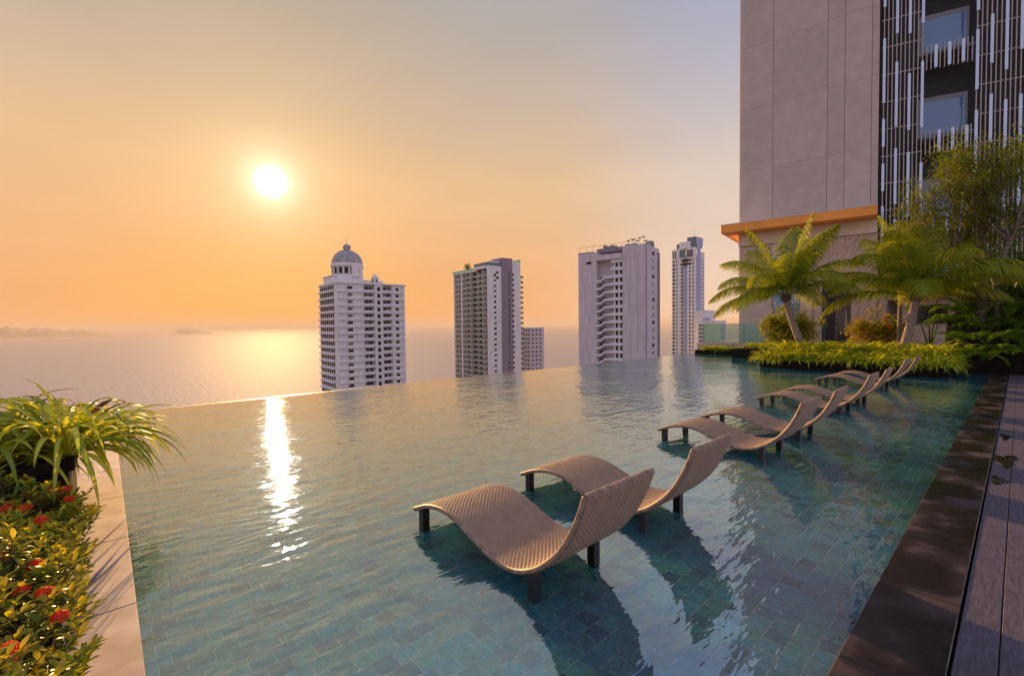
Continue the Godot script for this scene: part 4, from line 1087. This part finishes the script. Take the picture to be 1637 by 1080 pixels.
func tower_dome() -> void:
	# local frame: x right along the long face, z towards the pool; origin at its left front corner
	var t := thing("domed_tower", "white apartment tower with a big dome and lantern on its roof", "tower", Vector3(-204.0, 0, -78.0), 87.0)
	var R := 21.3; var W := 33.0; var D := 25.0; var S := 3.19
	obj("core", boxm(Vector3(0.1, GROUND, -D), Vector3(W - 0.1, R - 0.4, -2.6)), t, M.white_wall)
	var cut := [0.0, 12.6, 17.5, 21.5, 26.2, 33.0]
	for k in [0, 2, 4]:
		obj("wall", boxm(Vector3(cut[k], GROUND, -2.59), Vector3(cut[k + 1], R - 0.41, 0.0 if k != 2 else 0.5)), t, M.white_wall)
	obj("cornice", boxm(Vector3(-0.5, R - 0.40, -D - 0.4), Vector3(W + 0.5, R + 0.35, 0.7), 0.1), t, M.white_trim)
	var hole := boxm(Vector3(-1.15, 0, -0.02), Vector3(1.15, 1.25, 0.06)).mesh(M.hole)
	var lodge := boxm(Vector3(0.05, 0, -0.05), Vector3(4.6, 2.4, 0.0)).mesh(M.hole)
	var lodge_rail := boxm(Vector3(0, 0, 0), Vector3(4.88, 1.15, 0.25)).mesh(M.white_trim)
	var lodge_slab := boxm(Vector3(0, 0, -2.3), Vector3(4.88, 0.25, 0.24)).mesh(M.white_trim)
	var ledge1 := boxm(Vector3(0, 0, 0.001), Vector3(3.3, 0.26, 0.75)).mesh(M.white_trim)
	var ledge2 := boxm(Vector3(0, 0, 0.001), Vector3(6.9, 0.26, 0.75)).mesh(M.white_trim)
	var tall := boxm(Vector3(-0.75, 0, 0.0), Vector3(0.75, 1.75, 0.06)).mesh(M.hole)
	var sq := boxm(Vector3(-0.8, 0, -0.02), Vector3(0.8, 1.25, 0.06)).mesh(M.hole)
	var mull := boxm(Vector3(-0.07, 0, 0.001), Vector3(0.07, 2.4, 0.1)).mesh(M.white_trim)
	var vr := RandomNumberGenerator.new(); vr.seed = 4
	var holes := [hole, hole, boxm(Vector3(-1.15, 0, -0.02), Vector3(1.15, 1.25, 0.06)).mesh(M.pane_far), boxm(Vector3(-1.15, 0, -0.02), Vector3(1.15, 1.25, 0.06)).mesh(M.curtain)]
	var aircon := boxm(Vector3(-0.45, 0, 0), Vector3(0.45, 0.65, 0.4), 0.04).mesh(M.white_trim)
	for k in 18:
		var y := R - 0.9 - (k + 1) * S
		obj("window", holes[vr.randi() % 4], t, null, Vector3(6.1, y + 1.35, 0.0))
		obj("ledge", ledge1, t, null, Vector3(0.7, y, 0)); obj("ledge", ledge2, t, null, Vector3(4.9, y, 0))
		for x in [12.61, 21.51]:
			if vr.randf() < 0.6: obj("air_conditioner", aircon, t, null, Vector3(x + vr.randf_range(0.7, 4.0), y + 1.5, -2.4))
			obj("loggia_opening", lodge, t, null, Vector3(x, y + 0.3, -2.5))
			for mx in [1.5, 3.1]: obj("mullion", mull, t, null, Vector3(x + mx, y + 0.3, -2.5))
			obj("parapet", lodge_rail, t, null, Vector3(x, y + 0.255, -0.3)); obj("slab", lodge_slab, t, null, Vector3(x, y, -0.28))
		obj("window", tall, t, null, Vector3(19.5, y + 0.9, 0.501))
		obj("ledge", boxm(Vector3(0, 0, 0), Vector3(3.2, 0.18, 0.35)), t, M.white_trim, Vector3(17.9, y + 0.2, 0.501))
		obj("window", sq, t, null, Vector3(29.0, y + 1.35, 0.0))
		obj("ledge", boxm(Vector3(0, 0, 0.001), Vector3(5.4, 0.26, 0.75)), t, M.white_trim, Vector3(27.2, y, 0))
	for x in [4.45, 12.2, 26.6, 31.6]: obj("pilaster", boxm(Vector3(x - 0.22, GROUND, 0.001), Vector3(x + 0.22, R - 0.42, 0.38)), t, M.white_trim)
	# seaward side: rounded balconies and rows of windows
	var bal := boxm(Vector3(-1.2, 0, 0), Vector3(0.0, 0.95, 20.5), 0.2).mesh(M.white_trim)
	var sidewin := boxm(Vector3(-0.06, 0, -1.0), Vector3(0.0, 1.95, 1.0)).mesh(M.hole)
	for k in 18:
		var y := R - 0.9 - (k + 1) * S
		obj("balcony", bal, t, null, Vector3(-0.001, y - 0.1, -23.5))
		for j in 7: obj("window", sidewin, t, null, Vector3(-0.002, y + 1.2, -22.2 + j * 2.95))
	obj("wall", boxm(Vector3(0.0, GROUND, -D + 0.01), Vector3(0.099, R - 0.42, -2.6)), t, M.white_wall)
	# roof storeys
	obj("penthouse", boxm(Vector3(1.0, R + 0.351, -22), Vector3(13.5, R + 3.6, -9), 0.2), t, M.white_wall)
	obj("penthouse", boxm(Vector3(13.6, R + 0.351, -20), Vector3(26.0, R + 2.6, -9), 0.2), t, M.white_wall)
	obj("ledge", boxm(Vector3(0.4, R + 3.601, -22.5), Vector3(14.0, R + 3.95, -8.5), 0.1), t, M.white_trim)
	var c := Vector3(9.3, 0, -12.0)
	var drum := MB.new(); drum.lathe([Vector2(7.2, R + 0.4), Vector2(7.2, R + 4.3), Vector2(6.5, R + 4.31), Vector2(6.5, R + 8.2), Vector2(7.5, R + 8.21), Vector2(7.5, R + 9.3), Vector2(7.15, R + 9.31), Vector2(7.15, R + 10.0)], 36, c)
	obj("drum", drum, t, M.white_wall)
	for k in 16:
		var a := TAU * k / 16
		var w := obj("drum_window", boxm(Vector3(-0.75, R + 5.0, 6.35), Vector3(0.75, R + 7.8, 6.62)), t, M.hole); w.position = c; w.rotation.y = a
		var p := obj("column", boxm(Vector3(-0.3, R + 4.4, 6.5), Vector3(0.3, R + 8.2, 7.1), 0.08), t, M.white_trim); p.position = c; p.rotation.y = a + TAU / 32
	obj("bay", boxm(Vector3(-2.1, R + 3.4, 6.0), Vector3(2.1, R + 9.6, 9.0), 0.1), t, M.white_wall, c + Vector3(1.6, 0, 0))
	var prof := []
	for k in 15:
		var a := PI / 2 * k / 14.0
		prof.append(Vector2(7.0 * cos(a) + 0.01, R + 10.0 + 6.6 * sin(a)))
	var dm := MB.new(); dm.lathe(prof, 40, c)
	var dome := obj("dome", dm, t, M.dome)
	for k in 14:
		var a := TAU * k / 14; var rib := MB.new(); var pa := []; var ra := []
		for q in 12:
			var e := PI / 2 * q / 12.0
			pa.append(c + Vector3(7.02 * cos(e) * cos(a), R + 10.0 + 6.62 * sin(e), 7.02 * cos(e) * sin(a))); ra.append(0.14)
		rib.tube(pa, ra, 5); obj("rib", rib, dome, M.dome)
	var lan := MB.new(); lan.lathe([Vector2(1.2, R + 16.2), Vector2(1.3, R + 16.9), Vector2(1.8, R + 17.4), Vector2(1.95, R + 18.1), Vector2(1.6, R + 18.9), Vector2(0.7, R + 19.4), Vector2(0.12, R + 19.6), Vector2(0.07, R + 22.6), Vector2(0.01, R + 23.4)], 18, c)
	obj("lantern", lan, dome, M.dome)
	var cup := MB.new(); cup.lathe([Vector2(1.7, R + 0.36), Vector2(1.7, R + 3.2), Vector2(2.0, R + 3.25), Vector2(1.7, R + 3.5), Vector2(1.4, R + 4.4), Vector2(0.8, R + 5.0), Vector2(0.15, R + 5.3), Vector2(0.05, R + 6.3)], 16, Vector3(20.8, 0, -6.5))
	var cupola := obj("cupola", cup, t, M.white_wall)
	for k in 6:
		var w := obj("window", boxm(Vector3(-0.35, R + 1.3, 1.55), Vector3(0.35, R + 2.8, 1.72)), cupola, M.hole); w.position = Vector3(20.8, 0, -6.5); w.rotation.y = TAU * k / 6

func tower_green() -> void:
	# local frame: x right along the balcony face, origin at its right front corner
	var t := thing("green_glass_tower", "apartment tower with green glass balconies and a small tree on its roof", "tower", Vector3(-203.9, 0, -165.0), -3.0)
	var R := 35.6; var S := 3.09
	obj("core", boxm(Vector3(-36, GROUND, -24), Vector3(-0.01, R - 1.5, -2.2)), t, M.hole)
	obj("wall", boxm(Vector3(-0.8, GROUND, -9.5), Vector3(0.35, R, 0.3)), t, M.white_wall)
	obj("wall", boxm(Vector3(-37, GROUND, -24), Vector3(-36.01, R - 2.5, 0.2)), t, M.white_wall)
	obj("stair_shaft", boxm(Vector3(-10, GROUND, -17.0), Vector3(1.2, R + 5.0, -9.51)), t, M.grey_wall)
	obj("wall", boxm(Vector3(-10, GROUND, -24), Vector3(0.3, R + 3.4, -17.01)), t, M.white_wall)
	obj("pier", boxm(Vector3(-28.6, GROUND, -2.19), Vector3(-27.4, R - 2.0, 0.12)), t, M.white_trim)
	var bays := [[-35.6, -28.8, 0.0], [-27.2, -21.5, -0.5], [-21.3, -15.2, 0.6], [-15.0, -8.6, -0.4], [-8.4, -1.0, 0.9]]
	var tones := [M.pane_far, M.pane_teal, M.hole]
	var r := RandomNumberGenerator.new(); r.seed = 3
	for b in bays:
		var w: float = b[1] - b[0]
		var slab := boxm(Vector3(0, 0, -2.2), Vector3(w, 0.38, b[2] + 0.4)).mesh(M.white_trim)
		var rail := boxm(Vector3(0.05, 0.46, b[2] + 0.28), Vector3(w - 0.05, 1.35, b[2] + 0.34)).mesh(M.rail_green)
		var div := boxm(Vector3(-0.14, 0.46, -2.19), Vector3(0.14, S, b[2] - 0.1)).mesh(M.white_trim)
		var panes := []
		for k in 3: panes.append(boxm(Vector3(0.3, 0.5, 0), Vector3(w - 0.3, 2.7, 0.06)).mesh(tones[k]))
		for k in 21:
			var y := R - 2.6 - (k + 1) * S
			obj("balcony_slab", slab, t, null, Vector3(b[0], y, 0))
			obj("balcony_rail", rail, t, null, Vector3(b[0], y, 0))
			obj("window", panes[r.randi() % 3], t, null, Vector3(b[0], y, -2.19))
			obj("divider", div, t, null, Vector3(b[0] + w * 0.5, y, 0))
	var sw := boxm(Vector3(0.0, 0, -0.9), Vector3(0.06, 1.35, 0.9))
	var swm := [sw.mesh(M.pane_far), sw.mesh(M.pane_teal), sw.mesh(M.hole)]
	for k in 22:
		var y := R - 6.0 - k * S
		obj("window", swm[r.randi() % 3], t, null, Vector3(0.351, y, -4.6))
		if k < 2: obj("window", swm[2], t, null, Vector3(0.351, y + 1.6, -6.4))
		obj("slit_window", boxm(Vector3(0, 0, -0.35), Vector3(0.05, 1.9, 0.35)), t, M.hole, Vector3(1.201, y + 1.0, -14.4))
		obj("slit_window", boxm(Vector3(0, 0, -0.6), Vector3(0.05, 1.6, 0.6)), t, M.hole, Vector3(0.301, y + 1.0, -18.2))
		obj("balcony_slab", boxm(Vector3(-6, 0, -2.2), Vector3(0.0, 1.3, 0)), t, M.rail_green, Vector3(0.2, y, -24.001))
	# roof: parapets of green glass, plant room, tree
	obj("roof", boxm(Vector3(-37.4, R - 2.49, -24.2), Vector3(-14, R - 1.9, 0.8), 0.05), t, M.white_trim)
	obj("roof", boxm(Vector3(-13.99, R - 1.5, -9.49), Vector3(-0.81, R - 0.02, 0.9), 0.05), t, M.white_trim)
	for k in 7: obj("roof_rail", boxm(Vector3(-37.2 + k * 3.3, R - 1.899, 0.5), Vector3(-37.2 + k * 3.3 + 3.1, R - 0.5, 0.6)), t, M.green_glass_far)
	for k in 4: obj("roof_rail", boxm(Vector3(-13.9 + k * 3.6, R + 0.001, 0.1), Vector3(-13.9 + k * 3.6 + 3.4, R + 1.9, 0.2)), t, M.pane_teal)
	obj("roof_rail", boxm(Vector3(0.15, R + 0.01, -9.4), Vector3(0.25, R + 1.9, 0.1)), t, M.pane_teal)
	obj("plant_room", boxm(Vector3(-12, R + 0.002, -9.4), Vector3(-1.5, R + 3.0, -3.0), 0.05), t, M.white_wall)
	obj("roof_rail", boxm(Vector3(-8, R + 3.401, -24), Vector3(0.29, R + 5.2, -23.8)), t, M.green_glass_far)
	var tr := thing("roof_tree", "small dark tree on the roof of the green glass tower", "tree", Vector3(-227.5, R - 1.9, -168.3))
	var tk := MB.new(); tk.tube([Vector3.ZERO, Vector3(0.2, 1.6, 0), Vector3(0, 3.0, 0)], [0.25, 0.2, 0.12], 6); obj("trunk", tk, tr, M.twig)
	var lv := MB.new(); r.seed = 9
	for k in 60: leafy(lv, r, Vector3(r.randf_range(-2.4, 2.4), r.randf_range(2.2, 5.2), r.randf_range(-1.8, 1.8)) * (0.75 + 0.25 * r.randf()), 14, 0.7, 0.6, Color(0.03, 0.05, 0.01), Color(0.07, 0.07, 0.015))
	tag(obj("crown", lv, tr, M.hedge_leaf), "", "", "", "stuff")
	# lower block showing behind it
	var b2 := thing("low_tower", "narrow lower tower peeking out right of the green glass tower", "tower", Vector3(-241.0, 0, -228.0), 0)
	obj("wall", boxm(Vector3(-12, GROUND, -14), Vector3(6.4, -1.4, 0)), b2, M.mauve_wall)
	obj("roof", boxm(Vector3(-12.3, -1.399, -14.3), Vector3(6.7, -0.6, 0.3), 0.05), b2, M.white_trim)
	for k in 12:
		obj("ledge", boxm(Vector3(-5, 0, 0.001), Vector3(6.4, 0.3, 0.3)), b2, M.white_trim, Vector3(0, -4.6 - k * 3.1, 0))
		for j in 3: obj("window", boxm(Vector3(-0.6, 0, 0), Vector3(0.6, 1.3, 0.05)), b2, M.hole, Vector3(0.2 + j * 2.3, -3.3 - k * 3.1, 0.001))
		for j in 3: obj("window", boxm(Vector3(0, 0, -0.8), Vector3(0.05, 1.3, 0.8)), b2, M.hole, Vector3(6.401, -3.3 - k * 3.1, -2.5 - j * 3.8))

func tower_stairs() -> void:
	# local frame: x right along the broad face, origin at its right front corner
	var t := thing("stair_tower", "mauve tower with open zigzag stairs up its broad side and antennas on top", "tower", Vector3(-102.0, 0, -164.8), 10.4)
	var R := 34.0; var S := 3.2
	obj("wall", boxm(Vector3(-31, GROUND, -14.5), Vector3(-22.0, R - 1.4, 0)), t, M.mauve_wall)
	obj("wall", boxm(Vector3(-10.0, GROUND, -6), Vector3(0, R, 0.0)), t, M.mauve_wall)
	obj("wall", boxm(Vector3(-21.99, GROUND, -14.5), Vector3(0.3, R - 0.6, -6.01)), t, M.mauve_wall)
	obj("corner_strip", boxm(Vector3(0.001, GROUND, -0.5), Vector3(0.25, R - 0.1, -0.1)), t, M.grey_wall)
	obj("wall", boxm(Vector3(0.301, GROUND, -14.5), Vector3(0.7, R - 2.4, -12.6)), t, M.grey_wall)
	obj("shaft_wall", boxm(Vector3(-21.99, GROUND, -6.0), Vector3(-15.2, R - 2.2, -3.2)), t, M.mauve_wall)
	obj("shaft_wall", boxm(Vector3(-15.19, GROUND, -6.0), Vector3(-10.01, R - 2.2, -4.5)), t, M.hole)
	# galleries and stair flights
	var gal := boxm(Vector3(-15.2, 0, -4.49), Vector3(-10.01, 0.3, 0.35)).mesh(M.white_trim)
	var par := boxm(Vector3(-15.2, 0.301, 0.1), Vector3(-10.01, 1.25, 0.34)).mesh(M.white_trim)
	var post := boxm(Vector3(-0.3, 0.3, -0.3), Vector3(0.3, S, 0.0)).mesh(M.white_trim)
	for k in 17:
		var y := R - 6.6 - k * S
		obj("gallery_slab", gal, t, null, Vector3(0, y, 0)); obj("parapet", par, t, null, Vector3(0, y, 0))
		for x in [-13.6, -11.6]: obj("post", post, t, null, Vector3(x, y, 0.05))
		for x in [-14.4, -12.6, -10.8]: obj("window", boxm(Vector3(-0.6, 0.4, 0), Vector3(0.6, 2.5, 0.05)), t, M.pane_far, Vector3(x, y, -4.495))
		if k < 2: continue
		var run := MB.new()
		run.quad(Vector3(-20.4, y - 1.6, 0.3), Vector3(-18.0, y, 0.3), Vector3(-18.0, y + 0.9, 0.3), Vector3(-20.4, y - 0.7, 0.3))
		run.quad(Vector3(-20.4, y - 0.7, 0.3), Vector3(-18.0, y + 0.9, 0.3), Vector3(-18.0, y + 0.9, -0.1), Vector3(-20.4, y - 0.7, -0.1))
		run.quad(Vector3(-18.0, y, 0.3), Vector3(-20.4, y - 1.6, 0.3), Vector3(-20.4, y - 1.6, -1.4), Vector3(-18.0, y, -1.4))
		run.quad(Vector3(-20.4, y - 1.4, -0.1), Vector3(-20.4, y - 1.4, -1.4), Vector3(-18.0, y + 0.2, -1.4), Vector3(-18.0, y + 0.2, -0.1))
		obj("stair_flight", run, t, M.white_trim)
		obj("landing", boxm(Vector3(-18.0, y, -3.19), Vector3(-15.21, y + 0.9, 0.3)), t, M.white_trim)
		obj("landing", boxm(Vector3(-22.0, y - 1.6, -3.19), Vector3(-20.41, y - 0.7, 0.3)), t, M.white_trim)
		var back := MB.new()
		back.quad(Vector3(-20.4, y - 1.8, -1.6), Vector3(-18.0, y - 3.2, -1.6), Vector3(-18.0, y - 2.3, -1.6), Vector3(-20.4, y - 0.9, -1.6))
		back.quad(Vector3(-20.4, y - 0.9, -1.6), Vector3(-18.0, y - 2.3, -1.6), Vector3(-18.0, y - 2.3, -3.1), Vector3(-20.4, y - 0.9, -3.1))
		obj("stair_flight", back, t, M.grey_wall)
		obj("window", boxm(Vector3(-21.9, y - 0.5, -3.19), Vector3(-20.0, y + 0.9, -3.1)), t, M.pane_teal)
	obj("gallery_slab", boxm(Vector3(-21.9, R - 5.2, -3.1), Vector3(-10.02, R - 2.9, 1.2)), t, M.mauve_wall)
	obj("window", boxm(Vector3(-26.9, R - 6.3, 0.001), Vector3(-24.6, R - 5.1, 0.06)), t, M.hole)
	for k in 15: obj("window", boxm(Vector3(0.301, 0, -1.1), Vector3(0.37, 1.45 if k != 2 else 2.3, 1.1)), t, M.pane_far if k % 3 else M.hole, Vector3(0, R - 4.0 - k * 3.2, -7.6))
	obj("edge_wall", boxm(Vector3(0.001, GROUND, -6.0), Vector3(0.299, R - 0.6, -0.51)), t, M.mauve_wall)
	# panel seams of the blank wall
	for x in [-3.2, -6.6]: obj("seam", boxm(Vector3(x - 0.05, GROUND, 0.001), Vector3(x + 0.05, R - 0.5, 0.03)), t, M.grey_wall)
	for y in [R - 5.0, R - 14.0, R - 26.0]: obj("seam", boxm(Vector3(-9.9, y, 0.001), Vector3(-0.1, y + 0.08, 0.025)), t, M.grey_wall)
	for k in 8: obj("side_ledge", boxm(Vector3(-31.4, R - 6 - k * 6.4, -3), Vector3(-31.001, R - 5.4 - k * 6.4, -1)), t, M.grey_wall)
	# roof: parapet, railings, plant, antennas
	obj("roof_block", boxm(Vector3(-23.5, R - 1.39, -12), Vector3(-10.2, R + 0.4, -3), 0.05), t, M.grey_wall)
	obj("roof", boxm(Vector3(-31.2, R - 1.39, -14.6), Vector3(-23.6, R - 1.0, 0.2), 0.03), t, M.grey_wall)
	for k in 9:
		obj("rail_post", boxm(Vector3(-30.5 + k * 3.3, R - 1.0, -0.6), Vector3(-30.4 + k * 3.3, R + 1.6, -0.5)), t, M.grey_wall)
	obj("roof_rail", boxm(Vector3(-30.5, R + 1.45, -0.6), Vector3(-4.0, R + 1.55, -0.5)), t, M.grey_wall)
	var r := RandomNumberGenerator.new(); r.seed = 12
	for k in 11: obj("roof_plant", boxm(Vector3(-0.5, 0, -0.5), Vector3(0.5, r.randf_range(0.7, 1.5), 0.5), 0.05), t, M.roof_grey, Vector3(-20 + k * 0.9 if k < 7 else -9.0 + (k - 7) * 1.3, (R + 0.401 if k < 7 else R + 0.001), -3.8 if k < 7 else -2.0))
	for k in 7:
		var a := MB.new(); var hgt := r.randf_range(1.4, 3.4)
		a.tube([Vector3(0, 0, 0), Vector3(0.05, hgt, 0)], [0.07, 0.05], 5)
		a.lathe([Vector2(0.05, hgt - 0.3), Vector2(0.75, hgt + 0.05), Vector2(0.8, hgt + 0.2), Vector2(0.3, hgt - 0.1)], 10)
		obj("antenna", a, t, M.roof_grey, Vector3(-8.5 + k * 1.25, R + 0.001, -2.6 - (k % 2)))
	var tk := MB.new(); tk.lathe([Vector2(1.9, R - 0.59), Vector2(1.9, R + 1.4), Vector2(1.5, R + 2.1), Vector2(0.02, R + 2.4)], 16, Vector3(-1.6, 0, -8.6)); obj("water_tank", tk, t, M.roof_grey)

func tower_blue() -> void:
	var t := thing("slender_tower", "tall slender pale blue tower with stepped crown nearest the hotel", "tower", Vector3(-184.5, 0, -375.2), 0.0)
	var R := 65.5; var S := 3.2
	obj("core", boxm(Vector3(-21.2, GROUND, -15), Vector3(-0.01, R - 6, -1.5)), t, M.blue_wall)
	obj("wall", boxm(Vector3(-21.2, GROUND, -1.49), Vector3(-11.2, R, 0.0)), t, M.white_wall)
	obj("wall", boxm(Vector3(-11.19, GROUND, -1.49), Vector3(-7.3, R - 16, -0.4)), t, M.blue_wall)
	obj("wall", boxm(Vector3(-7.29, GROUND, -1.49), Vector3(-0.02, R, 0.3)), t, M.white_wall)
	obj("wall", boxm(Vector3(0.0, GROUND, -8.2), Vector3(0.4, R + 2, -2.4)), t, M.blue_wall)
	obj("wall", boxm(Vector3(0.0, GROUND, -15), Vector3(0.6, R - 3.5, -8.21)), t, M.white_wall)
	obj("crown", boxm(Vector3(-18, R + 0.001, -12), Vector3(-8, R + 4.6, -1.6), 0.05), t, M.pane_teal)
	obj("crown", boxm(Vector3(-7.99, R + 0.001, -13), Vector3(-0.5, R + 9.0, -1.0), 0.05), t, M.pane_teal)
	obj("crown", boxm(Vector3(-0.499, R + 2.001, -13), Vector3(0.2, R + 8.8, -1.6), 0.05), t, M.blue_wall)
	obj("crown", boxm(Vector3(-14.5, R + 0.001, -1.59), Vector3(-4.5, R + 5.6, 0.2), 0.05), t, M.white_wall)
	obj("crown_glass", boxm(Vector3(-18.8, R - 7.8, 0.001), Vector3(-17.3, R - 1.6, 0.08)), t, M.pane_teal)
	obj("crown_glass", boxm(Vector3(-14.3, R - 7.8, 0.001), Vector3(-8.8, R - 1.0, 0.5)), t, M.pane_teal)
	obj("crown_glass", boxm(Vector3(-21.0, R - 7.8, 0.001), Vector3(-19.5, R - 1.6, 0.08)), t, M.pane_far)
	obj("crown_glass", boxm(Vector3(-8.0, R - 7.8, 0.301), Vector3(-2.0, R - 1.6, 0.4)), t, M.pane_far)
	for k in 2: obj("loggia", boxm(Vector3(-12.6 - k * 0.8, R - 11.4 - k * 3.2, 0.31), Vector3(-3.4, R - 9.4 - k * 3.2, 0.4)), t, M.hole)
	obj("ledge", boxm(Vector3(-21.4, R - 8.6, 0.001), Vector3(0.2, R - 7.9, 0.6)), t, M.white_trim)
	var tones := [M.pane_far, M.pane_teal, M.hole]
	var r := RandomNumberGenerator.new(); r.seed = 13
	var mk := func(w: float, h: float) -> Array: return tones.map(func(m): return boxm(Vector3(-w / 2, 0, 0), Vector3(w / 2, h, 0.06)).mesh(m))
	var big: Array = mk.call(2.3, 1.9); var mid: Array = mk.call(1.1, 1.9); var nar: Array = mk.call(1.6, 1.8)
	var side: Array = tones.map(func(m): return boxm(Vector3(0, 0, -0.7), Vector3(0.06, 1.7, 0.7)).mesh(m))
	var ball := boxm(Vector3(-1.3, 0, 0), Vector3(0.9, 1.0, 1.0)).mesh(M.white_trim)
	for k in 33:
		var y := R - 11.5 - k * S
		obj("window", big[r.randi() % 3], t, null, Vector3(-19.8, y, 0.001))
		obj("window", mid[r.randi() % 2], t, null, Vector3(-16.9, y, 0.001))
		if k > 1:
			obj("window", nar[2], t, null, Vector3(-12.2, y, 0.001)); obj("balcony", ball, t, null, Vector3(-12.4, y - 1.2, 0.07))
		obj("balcony", boxm(Vector3(-22.0, 0, -2.2), Vector3(-21.21, 1.0, -0.4)), t, M.white_trim, Vector3(0, y - 1.0, 0))
		if k > 1: obj("window", nar[0], t, null, Vector3(-4.9, y, 0.301))
		obj("window", mid[0], t, null, Vector3(-2.0, y, 0.301))
		obj("window", side[r.randi() % 2], t, null, Vector3(0.601, y, -10.0)); obj("window", side[r.randi() % 2], t, null, Vector3(0.601, y, -13.0))
	var a := MB.new(); a.tube([Vector3(0, 0, 0), Vector3(0, 9, 0)], [0.12, 0.05], 5); obj("mast", a, t, M.roof_grey, Vector3(-4, R + 9.0, -6))
	# lower blocks in front
	var b := thing("white_block", "plain white block stepping down right of the slender tower", "building", Vector3(-181.5, 0, -366.0), 0)
	obj("wall", boxm(Vector3(0, GROUND, -16), Vector3(10.5, 11.0, 0)), b, M.white_wall)
	obj("parapet", boxm(Vector3(-0.2, 11.001, -16.2), Vector3(10.7, 11.6, 0.2), 0.05), b, M.white_trim)
	var g := thing("teal_block", "lower teal glazed block seen through the glass balustrade", "building", Vector3(-176.0, 0, -362.0), 0)
	obj("wall", boxm(Vector3(0, GROUND, -12), Vector3(17.5, 2.2, 0)), g, M.white_wall)
	obj("roof", boxm(Vector3(-0.2, 2.201, -12.2), Vector3(17.7, 2.9, 0.2), 0.05), g, M.white_trim)
	obj("roof_room", boxm(Vector3(3.4, 2.901, -8), Vector3(8.0, 5.6, -1), 0.05), g, M.blue_wall)
	obj("roof_tank", boxm(Vector3(8.3, 2.901, -6), Vector3(11, 4.8, -2), 0.2), g, M.white_trim)
	for k in 12:
		var y := -1.6 - k * 3.2
		for j in 3: obj("window", big[1], g, null, Vector3(2.0 + j * 2.6, y, 0.001))
		for j in 3: obj("window", nar[j % 2], g, null, Vector3(10.0 + j * 2.6, y, 0.001))
		obj("ledge", boxm(Vector3(0, 0, 0.001), Vector3(17.5, 0.4, 0.5)), g, M.white_trim, Vector3(0, y - 0.8, 0))
		for j in 3: obj("window", side[1], g, null, Vector3(17.501, y, -2.5 - j * 3.2))

func _ready() -> void:
	light()
	materials()
	terrace()
	pool()
	hotel()
	tower_dome()
	tower_green()
	tower_stairs()
	tower_blue()
	loungers()
	left_planter()
	plants()
